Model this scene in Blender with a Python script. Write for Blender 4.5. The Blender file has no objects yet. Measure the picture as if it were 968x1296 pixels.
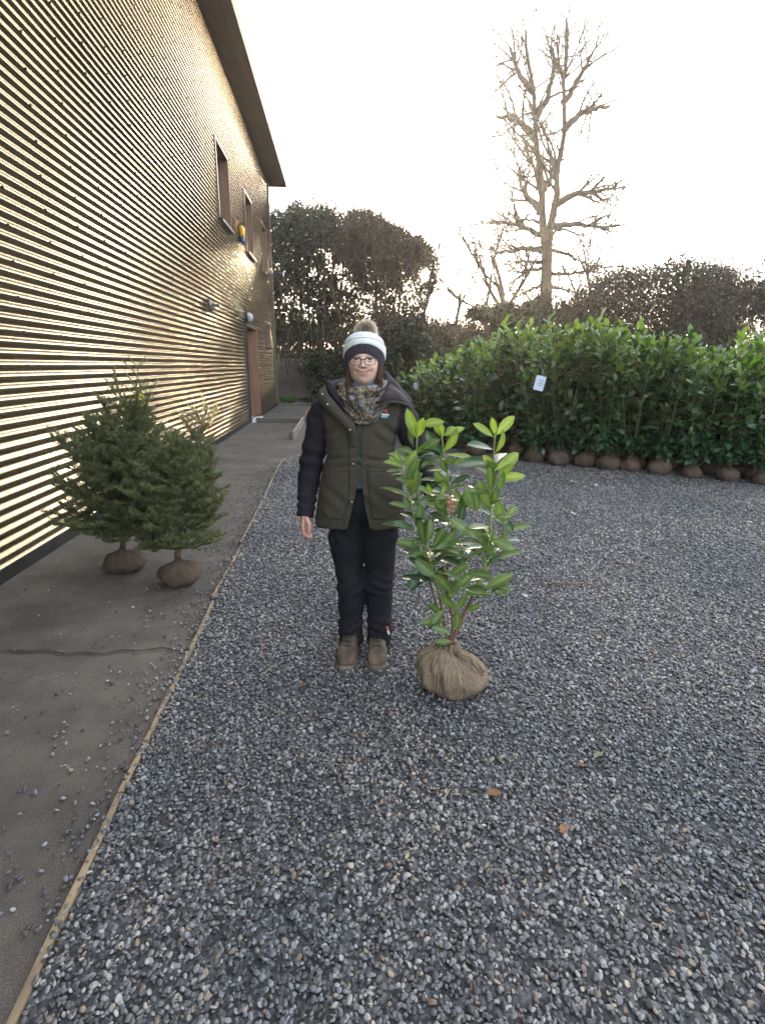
import bpy, math, random
import numpy as np
from mathutils import Vector, Matrix, Quaternion

# ------------------------------------------------------------------ camera, sky, sun, exposure
SC = bpy.context.scene
COL = SC.collection
EYE = 1.5
FPX = 722.0
PITCH = math.radians(14.4)
CP, SP = math.cos(PITCH), math.sin(PITCH)

cam_d = bpy.data.cameras.new('camera')
cam = bpy.data.objects.new('camera', cam_d)
COL.objects.link(cam)
cam.location = (0, 0, EYE)
cam.rotation_euler = (math.radians(90) - PITCH, 0, 0)
cam_d.sensor_fit = 'VERTICAL'
cam_d.sensor_height = 24.0
cam_d.lens = FPX / 1296.0 * 24.0
cam_d.clip_start = 0.05
cam_d.clip_end = 3000
SC.camera = cam

SUN_EL, SUN_AZ = math.radians(8.8), math.radians(5.0)
wd = bpy.data.worlds.new('World')
SC.world = wd
wd.use_nodes = True
wn, wl = wd.node_tree.nodes, wd.node_tree.links
wn.clear()
sky = wn.new('ShaderNodeTexSky')
sky.sky_type = 'NISHITA'
sky.sun_disc = False
sky.sun_elevation = SUN_EL
sky.sun_rotation = SUN_AZ
sky.altitude = 50
sky.air_density = 1.0
sky.dust_density = 2.0
sky.ozone_density = 2.0
bgn = wn.new('ShaderNodeBackground')
bgn.inputs['Strength'].default_value = 0.15
wo = wn.new('ShaderNodeOutputWorld')
hsv = wn.new('ShaderNodeHueSaturation')          # thin bright haze: a paler sky all round
hsv.inputs['Saturation'].default_value = .68
wl.new(sky.outputs[0], hsv.inputs['Color'])
veil = wn.new('ShaderNodeMix')                     # even high cloud, the same all over the sky
veil.data_type = 'RGBA'; veil.blend_type = 'ADD'; veil.inputs[0].default_value = 1.0
veil.inputs[7].default_value = (2.05, 2.02, 1.98, 1)
wl.new(hsv.outputs[0], veil.inputs[6])
wl.new(veil.outputs[2], bgn.inputs[0])
wl.new(bgn.outputs[0], wo.inputs[0])

sun_d = bpy.data.lights.new('sun', 'SUN')
sun_d.energy = 2.0
sun_d.angle = math.radians(3.0)
sun_d.color = (1.0, 0.80, 0.55)
sun = bpy.data.objects.new('sun', sun_d)
COL.objects.link(sun)
sdir = Vector((math.sin(SUN_AZ) * math.cos(SUN_EL), math.cos(SUN_AZ) * math.cos(SUN_EL), math.sin(SUN_EL)))
sun.rotation_euler = sdir.to_track_quat('Z', 'Y').to_euler()
sun.location = (5, 40, 12)

SC.view_settings.view_transform = 'Standard'
SC.view_settings.look = 'None'
SC.view_settings.exposure = 2.35
SC.view_settings.gamma = 1.0
SC.render.engine = 'CYCLES'
SC.cycles.max_bounces = 8
SC.cycles.transparent_max_bounces = 12
SC.cycles.caustics_reflective = False
SC.cycles.caustics_refractive = False
SC.cycles.sample_clamp_indirect = 6.0

# ------------------------------------------------------------------ measuring helpers
def W(px, py, Y):
    """world point seen at photo pixel (px, py), at distance Y in front of the camera"""
    u, v = px - 484.0, 648.0 - py
    d = np.array([u, FPX * CP + v * SP, v * CP - FPX * SP])
    return np.array([0, 0, EYE]) + d * (Y / d[1])

def G(px, py, z=0.0):
    u, v = px - 484.0, 648.0 - py
    d = np.array([u, FPX * CP + v * SP, v * CP - FPX * SP])
    return np.array([0, 0, EYE]) + d * ((z - EYE) / d[2])

def lerp(a, b, t):
    return a + (b - a) * t

def sstep(t):
    t = np.clip(t, 0, 1)
    return t * t * (3 - 2 * t)

def wav(P, scale, seed, n=7):
    """smooth pseudo noise in about -1..1 from summed sines"""
    r = np.random.default_rng(seed)
    P = np.asarray(P, float)
    o = np.zeros(len(P))
    for _ in range(n):
        d = r.normal(size=3)
        d *= scale * r.uniform(.5, 1.7) / np.linalg.norm(d)
        o += np.sin(P @ d + r.uniform(0, 6.28))
    return o / math.sqrt(n) * .9

# ------------------------------------------------------------------ scene helpers
ORG = {}

def thing(name, label, cat, loc=(0, 0, 0), group=None):
    o = bpy.data.objects.new(name, None)
    COL.objects.link(o)
    o.location = tuple(loc)
    o.empty_display_size = .1
    o['label'] = label
    o['category'] = cat
    if group:
        o['group'] = group
    ORG[o.name] = np.array(loc, float)
    return o

def tag(o, label=None, cat=None, group=None, kind=None):
    if label: o['label'] = label
    if cat: o['category'] = cat
    if group: o['group'] = group
    if kind: o['kind'] = kind
    return o

def mesh_np(name, V, F, mats=None, smooth=True, fmat=None):
    """F: list of faces or an (n,k) array"""
    V = np.asarray(V, float)
    me = bpy.data.meshes.new(name)
    if isinstance(F, np.ndarray):
        n, k = F.shape
        me.vertices.add(len(V)); me.loops.add(n * k); me.polygons.add(n)
        me.vertices.foreach_set('co', V.ravel().astype(np.float32))
        me.loops.foreach_set('vertex_index', F.ravel().astype(np.int32))
        me.polygons.foreach_set('loop_start', np.arange(0, n * k, k, dtype=np.int32))
        me.update(calc_edges=True)
    else:
        me.from_pydata([tuple(v) for v in V], [], [tuple(int(i) for i in f) for f in F])
    if mats is not None:
        for m in (mats if isinstance(mats, (list, tuple)) else [mats]):
            me.materials.append(m)
    if fmat is not None:
        me.polygons.foreach_set('material_index', np.asarray(fmat, np.int32))
    me.polygons.foreach_set('use_smooth', np.full(len(me.polygons), smooth))
    me.validate()
    me.update()
    return me

def obj(name, V, F, mats, parent=None, smooth=True, fmat=None, org=None):
    """one mesh object, given in world coordinates"""
    V = np.asarray(V, float)
    if org is None and parent is not None:
        org = ORG[parent.name]
    if org is not None:
        V = V - np.asarray(org)
    o = bpy.data.objects.new(name, mesh_np(name, V, F, mats, smooth, fmat))
    COL.objects.link(o)
    if parent is not None:
        o.parent = parent
        ORG[o.name] = np.asarray(org, float)
    return o

def top(name, V, F, mats, label, cat, loc, smooth=True, group=None, fmat=None):
    """a thing that is one mesh, origin at its base"""
    o = obj(name, V, F, mats, None, smooth, fmat, org=loc)
    o.location = tuple(loc)
    ORG[o.name] = np.array(loc, float)
    return tag(o, label, cat, group)

def share(name, me, parent, loc=(0, 0, 0), rot=None, scale=1.0):
    o = bpy.data.objects.new(name, me)
    COL.objects.link(o)
    o.parent = parent
    o.location = tuple(loc)
    if rot is not None:
        o.rotation_mode = 'QUATERNION'
        o.rotation_quaternion = rot
    o.scale = (scale,) * 3 if np.isscalar(scale) else scale
    return o

def copy_thing(root, loc, rz, label, group=None, scale=1.0):
    r = root.copy(); COL.objects.link(r)
    r.location = loc; r.rotation_euler = (0, 0, rz)
    r.scale = (scale,) * 3 if np.isscalar(scale) else scale
    r['label'] = label
    if group: r['group'] = group
    for ch in root.children:
        c = ch.copy(); COL.objects.link(c); c.parent = r
        for g in ch.children:
            d = g.copy(); COL.objects.link(d); d.parent = c
    return r

class MB:
    """collects shapes into one mesh"""
    def __init__(s):
        s.V, s.F, s.M, s.n = [], [], [], 0
    def add(s, V, F, m=0):
        V = np.asarray(V, float)
        s.V.append(V)
        s.F += [tuple(int(i) + s.n for i in f) for f in F]
        s.M += [m] * len(F)
        s.n += len(V)
        return s
    def get(s):
        return np.concatenate(s.V), s.F
    def obj(s, name, mats, parent=None, smooth=True, org=None):
        V, F = s.get()
        return obj(name, V, F, mats, parent, smooth, s.M, org)
    def top(s, name, mats, label, cat, loc, smooth=True, group=None):
        V, F = s.get()
        return top(name, V, F, mats, label, cat, loc, smooth, group, s.M)

def box(c, h, bev=0.0, R=None):
    """box with centre c, half sizes h, optional chamfer, rotation matrix R"""
    c = np.asarray(c, float); h = np.asarray(h, float)
    if bev <= 0:
        s = np.array([[x, y, z] for x in (-1, 1) for y in (-1, 1) for z in (-1, 1)], float) * h
        F = [(0, 1, 3, 2), (4, 6, 7, 5), (0, 4, 5, 1), (2, 3, 7, 6), (0, 2, 6, 4), (1, 5, 7, 3)]
    else:
        bev = min(bev, *(h * .9))
        pts, F = [], []
        idx = {}
        for sx in (-1, 1):
            for sy in (-1, 1):
                for sz in (-1, 1):
                    for ax in range(3):
                        p = np.array([sx, sy, sz]) * (h - bev)
                        p[ax] += (sx, sy, sz)[ax] * bev
                        idx[(sx, sy, sz, ax)] = len(pts)
                        pts.append(p)
        s = np.array(pts)
        for ax in range(3):
            a, b = [i for i in range(3) if i != ax]
            for sg in (-1, 1):
                q = []
                for (sa, sb) in ((-1, -1), (1, -1), (1, 1), (-1, 1)):
                    k = [0, 0, 0]; k[ax] = sg; k[a] = sa; k[b] = sb
                    q.append(idx[(*k, ax)])
                F.append(q)
        for ax in range(3):
            a, b = [i for i in range(3) if i != ax]
            for sa in (-1, 1):
                for sb in (-1, 1):
                    k1 = [0, 0, 0]; k2 = [0, 0, 0]
                    k1[a] = k2[a] = sa; k1[b] = k2[b] = sb
                    k1[ax] = -1; k2[ax] = 1
                    F.append([idx[(*k1, a)], idx[(*k2, a)], idx[(*k2, b)], idx[(*k1, b)]])
        for sx in (-1, 1):
            for sy in (-1, 1):
                for sz in (-1, 1):
                    F.append([idx[(sx, sy, sz, i)] for i in range(3)])
        # face outward
        F2 = []
        for f in F:
            P = s[list(f)]
            n = np.cross(P[1] - P[0], P[2] - P[0])
            F2.append(f if n @ P.mean(0) > 0 else f[::-1])
        F = F2
    if R is not None:
        s = s @ np.asarray(R).T
    return s + c, F

def loft(rings, cap0=True, cap1=True, closed=True):
    """rings: list of (k,3) arrays of one length"""
    k = len(rings[0]); n = len(rings)
    V = np.concatenate(rings)
    F = []
    m = k if closed else k - 1
    for i in range(n - 1):
        for j in range(m):
            a, b = i * k + j, i * k + (j + 1) % k
            F.append((a, b, b + k, a + k))
    if cap0: F.append(tuple(range(k - 1, -1, -1)))
    if cap1: F.append(tuple(range((n - 1) * k, n * k)))
    return V, F

def tube(P, R, k=8, cap=True, flat=1.0, up=None):
    """tube along points P with radii R"""
    P = np.asarray(P, float)
    R = np.full(len(P), R) if np.isscalar(R) else np.asarray(R, float)
    T = np.gradient(P, axis=0)
    T /= np.linalg.norm(T, axis=1)[:, None] + 1e-12
    a = np.array(up if up is not None else ((1, 0, 0) if abs(T[0][0]) < .9 else (0, 1, 0)), float)
    rings = []
    ang = np.linspace(0, 2 * math.pi, k, endpoint=False)
    for i in range(len(P)):
        u = a - T[i] * (a @ T[i]); u /= np.linalg.norm(u) + 1e-12
        w = np.cross(T[i], u)
        if up is None: a = u
        rings.append(P[i] + R[i] * (np.cos(ang)[:, None] * u + flat * np.sin(ang)[:, None] * w))
    return loft(rings, cap, cap)

def curve(pts, n):
    """smooth Catmull-Rom polyline through pts"""
    pts = np.asarray(pts, float)
    P = np.vstack([2 * pts[0] - pts[1], pts, 2 * pts[-1] - pts[-2]])
    out = []
    for t in np.linspace(0, len(pts) - 1 - 1e-9, n):
        i = int(t); f = t - i
        a, b, c, d = P[i:i + 4]
        out.append(.5 * (2 * b + (c - a) * f + (2 * a - 5 * b + 4 * c - d) * f * f + (3 * b - a - 3 * c + d) * f ** 3))
    return np.array(out)

def sphere(c, r, nu=16, nv=10, R=None):
    th = np.linspace(0, 2 * math.pi, nu, endpoint=False)
    rings = []
    for v in np.linspace(-math.pi / 2 + .02, math.pi / 2 - .02, nv):
        p = np.stack([np.cos(v) * np.cos(th), np.cos(v) * np.sin(th), np.full(nu, math.sin(v))], 1) * np.asarray(r)
        if R is not None: p = p @ np.asarray(R).T
        rings.append(p + np.asarray(c))
    return loft(rings)

def capsule(p0, p1, r0, r1, k=14):
    p0, p1 = np.asarray(p0, float), np.asarray(p1, float)
    d = p1 - p0; L = np.linalg.norm(d); d /= L
    P, R = [], []
    for a in np.linspace(-math.pi / 2 + .05, 0, 5):
        P.append(p0 + d * r0 * math.sin(a)); R.append(r0 * math.cos(a))
    for a in np.linspace(0, math.pi / 2 - .05, 5):
        P.append(p1 + d * r1 * math.sin(a)); R.append(r1 * math.cos(a))
    return tube(P, R, k)

def remesh(mb, voxel, smooth=2, factor=.5):
    V, F = mb.get()
    me = mesh_np('tmp', V, F)
    o = bpy.data.objects.new('tmp', me); COL.objects.link(o)
    m = o.modifiers.new('r', 'REMESH'); m.mode = 'VOXEL'; m.voxel_size = voxel; m.use_smooth_shade = True
    if smooth:
        s = o.modifiers.new('s', 'SMOOTH'); s.iterations = smooth; s.factor = factor
    dg = bpy.context.evaluated_depsgraph_get()
    em = bpy.data.meshes.new_from_object(o.evaluated_get(dg))
    n = len(em.vertices); V = np.empty(n * 3, np.float32); em.vertices.foreach_get('co', V)
    L = np.empty(len(em.loops), np.int32); em.loops.foreach_get('vertex_index', L)
    N = np.empty(n * 3, np.float32); em.vertices.foreach_get('normal', N)
    F = L.reshape(-1, 4).copy() if len(L) == 4 * len(em.polygons) else [tuple(p.vertices) for p in em.polygons]
    bpy.data.objects.remove(o); bpy.data.meshes.remove(me); bpy.data.meshes.remove(em)
    return V.reshape(-1, 3).astype(float), F, N.reshape(-1, 3).astype(float)

def vcol(o, name, rgb):
    """per-vertex colour of a thing (own pattern and painted shade)"""
    at = o.data.color_attributes.new(name, 'FLOAT_COLOR', 'POINT')
    c = np.ones((len(o.data.vertices), 4), np.float32); c[:, :3] = rgb
    at.data.foreach_set('color', c.ravel())

# ------------------------------------------------------------------ materials
def mat(name, c1, c2=None, rough=.7, scale=8.0, detail=4.0, bump=0.0, bscale=None, metal=0.0, spec=.5,
        stretch=(1, 1, 1), coat=0.0, trans=None, sheen=0.0, rnd=0.0, lo=.35, hi=.65, c3=None, attr=None):
    m = bpy.data.materials.new(name)
    m.use_nodes = True
    N, L = m.node_tree.nodes, m.node_tree.links
    b = N['Principled BSDF']
    b.inputs['Roughness'].default_value = rough
    b.inputs['Metallic'].default_value = metal
    b.inputs['Specular IOR Level'].default_value = spec
    b.inputs['Coat Weight'].default_value = coat
    b.inputs['Sheen Weight'].default_value = sheen
    tc = N.new('ShaderNodeTexCoord')
    mp = N.new('ShaderNodeMapping'); mp.inputs['Scale'].default_value = stretch
    L.new(tc.outputs['Object'], mp.inputs[0])
    nz = N.new('ShaderNodeTexNoise'); nz.inputs['Scale'].default_value = scale; nz.inputs['Detail'].default_value = detail
    L.new(mp.outputs[0], nz.inputs['Vector'])
    rp = N.new('ShaderNodeValToRGB')
    c2 = c2 or tuple(x * .75 for x in c1)
    rp.color_ramp.elements[0].position = lo; rp.color_ramp.elements[0].color = (*c1, 1)
    rp.color_ramp.elements[1].position = hi; rp.color_ramp.elements[1].color = (*c2, 1)
    if c3:
        e = rp.color_ramp.elements.new(hi + (1 - hi) * .45); e.color = (*c3, 1)
    L.new(nz.outputs[0], rp.inputs[0])
    out = rp.outputs[0]
    if attr:
        at = N.new('ShaderNodeAttribute'); at.attribute_name = attr
        mx = N.new('ShaderNodeMix'); mx.data_type = 'RGBA'; mx.blend_type = 'MULTIPLY'
        mx.inputs[0].default_value = 1.0
        L.new(out, mx.inputs[6]); L.new(at.outputs['Color'], mx.inputs[7])
        out = mx.outputs[2]
    if rnd:
        oi = N.new('ShaderNodeObjectInfo')
        mr = N.new('ShaderNodeMapRange'); mr.inputs[3].default_value = 1 - rnd; mr.inputs[4].default_value = 1 + rnd
        L.new(oi.outputs['Random'], mr.inputs[0])
        hs = N.new('ShaderNodeHueSaturation')
        L.new(mr.outputs[0], hs.inputs['Value']); L.new(out, hs.inputs['Color'])
        out = hs.outputs[0]
    L.new(out, b.inputs['Base Color'])
    if bump:
        n2 = N.new('ShaderNodeTexNoise'); n2.inputs['Scale'].default_value = bscale or scale * 4; n2.inputs['Detail'].default_value = 5
        L.new(mp.outputs[0], n2.inputs['Vector'])
        bp = N.new('ShaderNodeBump'); bp.inputs['Strength'].default_value = bump; bp.inputs['Distance'].default_value = .01
        L.new(n2.outputs[0], bp.inputs['Height']); L.new(bp.outputs[0], b.inputs['Normal'])
    if trans:
        t = N.new('ShaderNodeBsdfTranslucent')
        tm = N.new('ShaderNodeMix'); tm.data_type = 'RGBA'; tm.blend_type = 'MULTIPLY'; tm.inputs[0].default_value = 1
        L.new(out, tm.inputs[6]); tm.inputs[7].default_value = (*trans[1], 1)
        L.new(tm.outputs[2], t.inputs['Color'])
        ms = N.new('ShaderNodeMixShader'); ms.inputs[0].default_value = trans[0]
        L.new(b.outputs[0], ms.inputs[1]); L.new(t.outputs[0], ms.inputs[2])
        L.new(ms.outputs[0], N['Material Output'].inputs['Surface'])
    return m
# ------------------------------------------------------------------ ground, bank, gravel
rng = np.random.default_rng(7)
EDGE = np.array([(-.54, -2.5), (-.943, 1.868), (-1.634, 9.205), (-1.368, 9.75), (-.55, 11.4), (.25, 12.4)])   # timber edge of the gravel

def edge_x(y):
    return np.interp(y, EDGE[:, 1], EDGE[:, 0])

def foot(x):
    return lerp(22.6, 15.5, sstep((np.asarray(x) + 2.2) / 4.5))

def terrain(x, y):
    x = np.asarray(x, float); y = np.asarray(y, float)
    t = (y - foot(x)) / 5.0
    h = 1.7 * sstep(t) + .035 * np.clip(y - 30, 0, 60)
    h = h + sstep(t * 2) * .18 * wav(np.stack([x.ravel(), y.ravel(), 0 * x.ravel()], 1), 1.1, 3).reshape(x.shape)
    return h - .03 * (t < 0)

m_earth = mat('bank_earth', (.019, .014, .010), (.036, .026, .018), rough=.95, scale=1.5, bump=.8, bscale=14, c3=(.03, .034, .016))
xs = np.concatenate([np.linspace(-200, -30, 12), np.linspace(-26, 40, 150), np.linspace(46, 200, 12)])
ys = np.concatenate([np.linspace(-60, 12, 14), np.linspace(13, 45, 90), np.linspace(48, 130, 30), np.linspace(150, 300, 6)])
X, Y = np.meshgrid(xs, ys)
Z = terrain(X, Y)
nx, ny = len(xs), len(ys)
idx = np.arange(nx * ny).reshape(ny, nx)
Fq = np.stack([idx[:-1, :-1], idx[:-1, 1:], idx[1:, 1:], idx[1:, :-1]], -1).reshape(-1, 4)
o = obj('ground', np.stack([X, Y, Z], -1).reshape(-1, 3), Fq, m_earth)
tag(o, kind='structure')

# asphalt yard, with worn patches and a cracked joint
def asphalt_mat():
    m = mat('asphalt', (.082, .073, .064), (.118, .105, .091), rough=.9, scale=.9, detail=8, bump=.55, bscale=160)
    N, L = m.node_tree.nodes, m.node_tree.links
    b = N['Principled BSDF']
    src = b.inputs['Base Color'].links[0].from_socket
    tc = [n for n in N if n.type == 'TEX_COORD'][0]
    v = N.new('ShaderNodeTexNoise'); v.inputs['Scale'].default_value = 220; v.inputs['Detail'].default_value = 2
    L.new(tc.outputs['Object'], v.inputs['Vector'])
    r = N.new('ShaderNodeValToRGB')
    r.color_ramp.elements[0].position = .35; r.color_ramp.elements[0].color = (.55, .55, .55, 1)
    r.color_ramp.elements[1].position = .7; r.color_ramp.elements[1].color = (1.5, 1.45, 1.4, 1)
    L.new(v.outputs[0], r.inputs[0])
    s2 = N.new('ShaderNodeTexNoise'); s2.inputs['Scale'].default_value = 2.6; s2.inputs['Detail'].default_value = 9; s2.inputs['Roughness'].default_value = .7
    L.new(tc.outputs['Object'], s2.inputs['Vector'])
    r2 = N.new('ShaderNodeValToRGB')
    r2.color_ramp.elements[0].position = .40; r2.color_ramp.elements[0].color = (.55, .52, .50, 1)
    r2.color_ramp.elements[1].position = .60; r2.color_ramp.elements[1].color = (1.25, 1.22, 1.15, 1)
    L.new(s2.outputs[0], r2.inputs[0])
    m2 = N.new('ShaderNodeMix'); m2.data_type = 'RGBA'; m2.blend_type = 'MULTIPLY'; m2.inputs[0].default_value = .6
    L.new(src, m2.inputs[6]); L.new(r2.outputs[0], m2.inputs[7]); src = m2.outputs[2]
    mx = N.new('ShaderNodeMix'); mx.data_type = 'RGBA'; mx.blend_type = 'MULTIPLY'; mx.inputs[0].default_value = 1
    L.new(src, mx.inputs[6]); L.new(r.outputs[0], mx.inputs[7]); L.new(mx.outputs[2], b.inputs['Base Color'])
    return m
m_asph = asphalt_mat()
ax = np.linspace(-4.6, 9.0, 110); ay = np.linspace(-4, 22.4, 180)
X, Y = np.meshgrid(ax, ay)
Z = .001 * wav(np.stack([X.ravel(), Y.ravel(), 0 * X.ravel()], 1), 2.2, 11).reshape(X.shape)
# the joint that crosses the path near the camera
jy = 2.83 + .03 * np.sin(X * 5)
idx = np.arange(X.size).reshape(X.shape)
Fq = np.stack([idx[:-1, :-1], idx[:-1, 1:], idx[1:, 1:], idx[1:, :-1]], -1).reshape(-1, 4)
Pm = np.stack([X, Y, Z], -1).reshape(-1, 3)
cen = Pm[Fq].mean(1)
keep = (cen[:, 1] < foot(cen[:, 0]) + .1) & (cen[:, 0] < 7.5)
o = obj('asphalt_path', Pm, Fq[keep], m_asph)
tag(o, kind='structure')
# crack: a thin dark strip of broken joint, laid just above the asphalt
m_crack = mat('crack_dirt', (.012, .011, .01), (.03, .027, .022), rough=1, scale=30)
def strip(P, w, z, name, m):
    P = np.asarray(P, float)
    T = np.gradient(P, axis=0); T /= np.linalg.norm(T, axis=1)[:, None]
    Nn = np.stack([-T[:, 1], T[:, 0]], 1)
    w = np.asarray(w)[:, None] if not np.isscalar(w) else w
    A, B = P + Nn * w, P - Nn * w
    V = np.concatenate([np.c_[A, np.full(len(A), z)], np.c_[B, np.full(len(B), z)]])
    n = len(P)
    o = obj(name, V, [(i, i + 1, n + i + 1, n + i) for i in range(n - 1)], m)
    return tag(o, kind='structure')
cx = np.linspace(-3.0, -1.03, 60)
strip(np.stack([cx, 2.80 + .02 * np.sin(cx * 9) + .012 * np.sin(cx * 31 + 1) + .03 * (cx + 1)], 1),
      .004 + .004 * np.abs(np.sin(cx * 17)), .012, 'path_crack', m_crack)

# gravel bed: one slightly uneven sheet, with real pebbles lying on it
def gravel_mat():
    m = mat('gravel_bed', (.02, .021, .024), (.07, .073, .08), rough=.9, scale=60, bump=1.0, bscale=70)
    N, L = m.node_tree.nodes, m.node_tree.links
    b = N['Principled BSDF']
    tc = [n for n in N if n.type == 'TEX_COORD'][0]
    v = N.new('ShaderNodeTexVoronoi'); v.inputs['Scale'].default_value = 62
    L.new(tc.outputs['Object'], v.inputs['Vector'])
    r = N.new('ShaderNodeValToRGB')
    E = r.color_ramp.elements
    E[0].position = 0; E[0].color = (.015, .016, .018, 1)
    E[1].position = 1; E[1].color = (.12, .12, .125, 1)
    e = E.new(.6); e.color = (.05, .051, .054, 1)
    sp = N.new('ShaderNodeSeparateColor'); L.new(v.outputs['Color'], sp.inputs[0])
    L.new(sp.outputs[0], r.inputs[0])
    L.new(r.outputs[0], b.inputs['Base Color'])
    bp = [n for n in N if n.type == 'BUMP'][0]
    iv = N.new('ShaderNodeMath'); iv.operation = 'SUBTRACT'; iv.inputs[0].default_value = 1
    L.new(v.outputs['Distance'], iv.inputs[1]); L.new(iv.outputs[0], bp.inputs['Height'])
    bp.inputs['Distance'].default_value = .012
    return m
gy = np.concatenate([np.linspace(-3, 9.1, 110), np.linspace(9.2, 15, 30)])
gt = np.linspace(0, 1, 90)
rows = []
for y in gy:
    x0 = edge_x(y) + .012 if y < 12.4 else .25 + (y - 12.4) * 1.2
    rows.append(np.stack([lerp(x0, 7.4, gt), np.full(len(gt), y)], 1))
GP = np.concatenate(rows)
def gz(x, y):
    return .016 + .006 * wav(np.stack([x, y, 0 * x], 1), 3.0, 21) + .004 * wav(np.stack([x, y, 0 * x], 1), 9.0, 22)
V = np.c_[GP, np.maximum(gz(GP[:, 0], GP[:, 1]), .008)]
idx = np.arange(len(V)).reshape(len(gy), len(gt))
Fq = np.stack([idx[:-1, :-1], idx[:-1, 1:], idx[1:, 1:], idx[1:, :-1]], -1).reshape(-1, 4)
cen = V[Fq].mean(1)
o = obj('gravel_bed', V, Fq[cen[:, 1] < foot(cen[:, 0]) + .1], gravel_mat())
tag(o, kind='structure')

def pebble_mat():
    m = bpy.data.materials.new('pebble'); m.use_nodes = True
    N, L = m.node_tree.nodes, m.node_tree.links
    b = N['Principled BSDF']; b.inputs['Roughness'].default_value = .46
    oi = N.new('ShaderNodeObjectInfo')
    r = N.new('ShaderNodeValToRGB'); E = r.color_ramp.elements
    r.color_ramp.interpolation = 'LINEAR'
    E[0].position = 0; E[0].color = (0.03299, 0.03299, 0.03608, 1)
    E[1].position = 1; E[1].color = (0.3505, 0.3093, 0.2474, 1)
    for p, c in ((.3, (0.06805, 0.06907, 0.07526)), (.55, (0.1134, 0.1175, 0.1278)), (.76, (0.1804, 0.1856, 0.1959)), (.89, (0.3093, 0.3093, 0.3042)), (.935, (0.1031, 0.09793, 0.09279)), (.965, (0.1547, 0.1083, 0.07216))):
        e = E.new(p); e.color = (*c, 1)
    L.new(oi.outputs['Random'], r.inputs[0])
    tc = N.new('ShaderNodeTexCoord')
    nz = N.new('ShaderNodeTexNoise'); nz.inputs['Scale'].default_value = 3.2; nz.inputs['Detail'].default_value = 6
    L.new(tc.outputs['Object'], nz.inputs['Vector'])
    mr = N.new('ShaderNodeMapRange'); mr.inputs[1].default_value = .3; mr.inputs[2].default_value = .7; mr.inputs[3].default_value = .75; mr.inputs[4].default_value = 1.25
    L.new(nz.outputs[0], mr.inputs[0])
    hs = N.new('ShaderNodeHueSaturation'); L.new(mr.outputs[0], hs.inputs['Value']); L.new(r.outputs[0], hs.inputs['Color'])
    # trodden, dusty and damp patches over the yard
    n3 = N.new('ShaderNodeTexNoise'); n3.inputs['Scale'].default_value = .9; n3.inputs['Detail'].default_value = 5
    L.new(oi.outputs['Location'], n3.inputs['Vector'])
    r3 = N.new('ShaderNodeValToRGB'); r3.color_ramp.elements[0].position = .38; r3.color_ramp.elements[0].color = (.72, .73, .76, 1)
    r3.color_ramp.elements[1].position = .68; r3.color_ramp.elements[1].color = (1.28, 1.2, 1.08, 1)
    L.new(n3.outputs[0], r3.inputs[0])
    mx = N.new('ShaderNodeMix'); mx.data_type = 'RGBA'; mx.blend_type = 'MULTIPLY'; mx.inputs[0].default_value = 1
    L.new(hs.outputs[0], mx.inputs[6]); L.new(r3.outputs[0], mx.inputs[7])
    L.new(mx.outputs[2], b.inputs['Base Color'])
    return m
m_peb = pebble_mat()
import bmesh
pcol = bpy.data.collections.new('pebble_shapes')
for k in range(9):
    bm = bmesh.new(); bmesh.ops.create_icosphere(bm, subdivisions=2, radius=1.0)
    V = np.array([v.co[:] for v in bm.verts]); F = [tuple(v.index for v in f.verts) for f in bm.faces]; bm.free()
    r_ = np.random.default_rng(100 + k)
    for _ in range(5):                      # broken flat faces
        d = r_.normal(size=3); d /= np.linalg.norm(d)
        c = r_.uniform(.55, .85)
        over = np.clip(V @ d - c, 0, None); V = V - over[:, None] * d * .9
    V *= 1 + .07 * wav(V, 2.5, 200 + k)[:, None]
    V *= np.array([1, r_.uniform(.6, .9), r_.uniform(.38, .62)])
    V /= np.abs(V[:, 0]).max()
    po = bpy.data.objects.new('pebble', mesh_np('pebble', V, F, m_peb, smooth=(k % 3 != 0)))
    pcol.objects.link(po)

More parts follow.
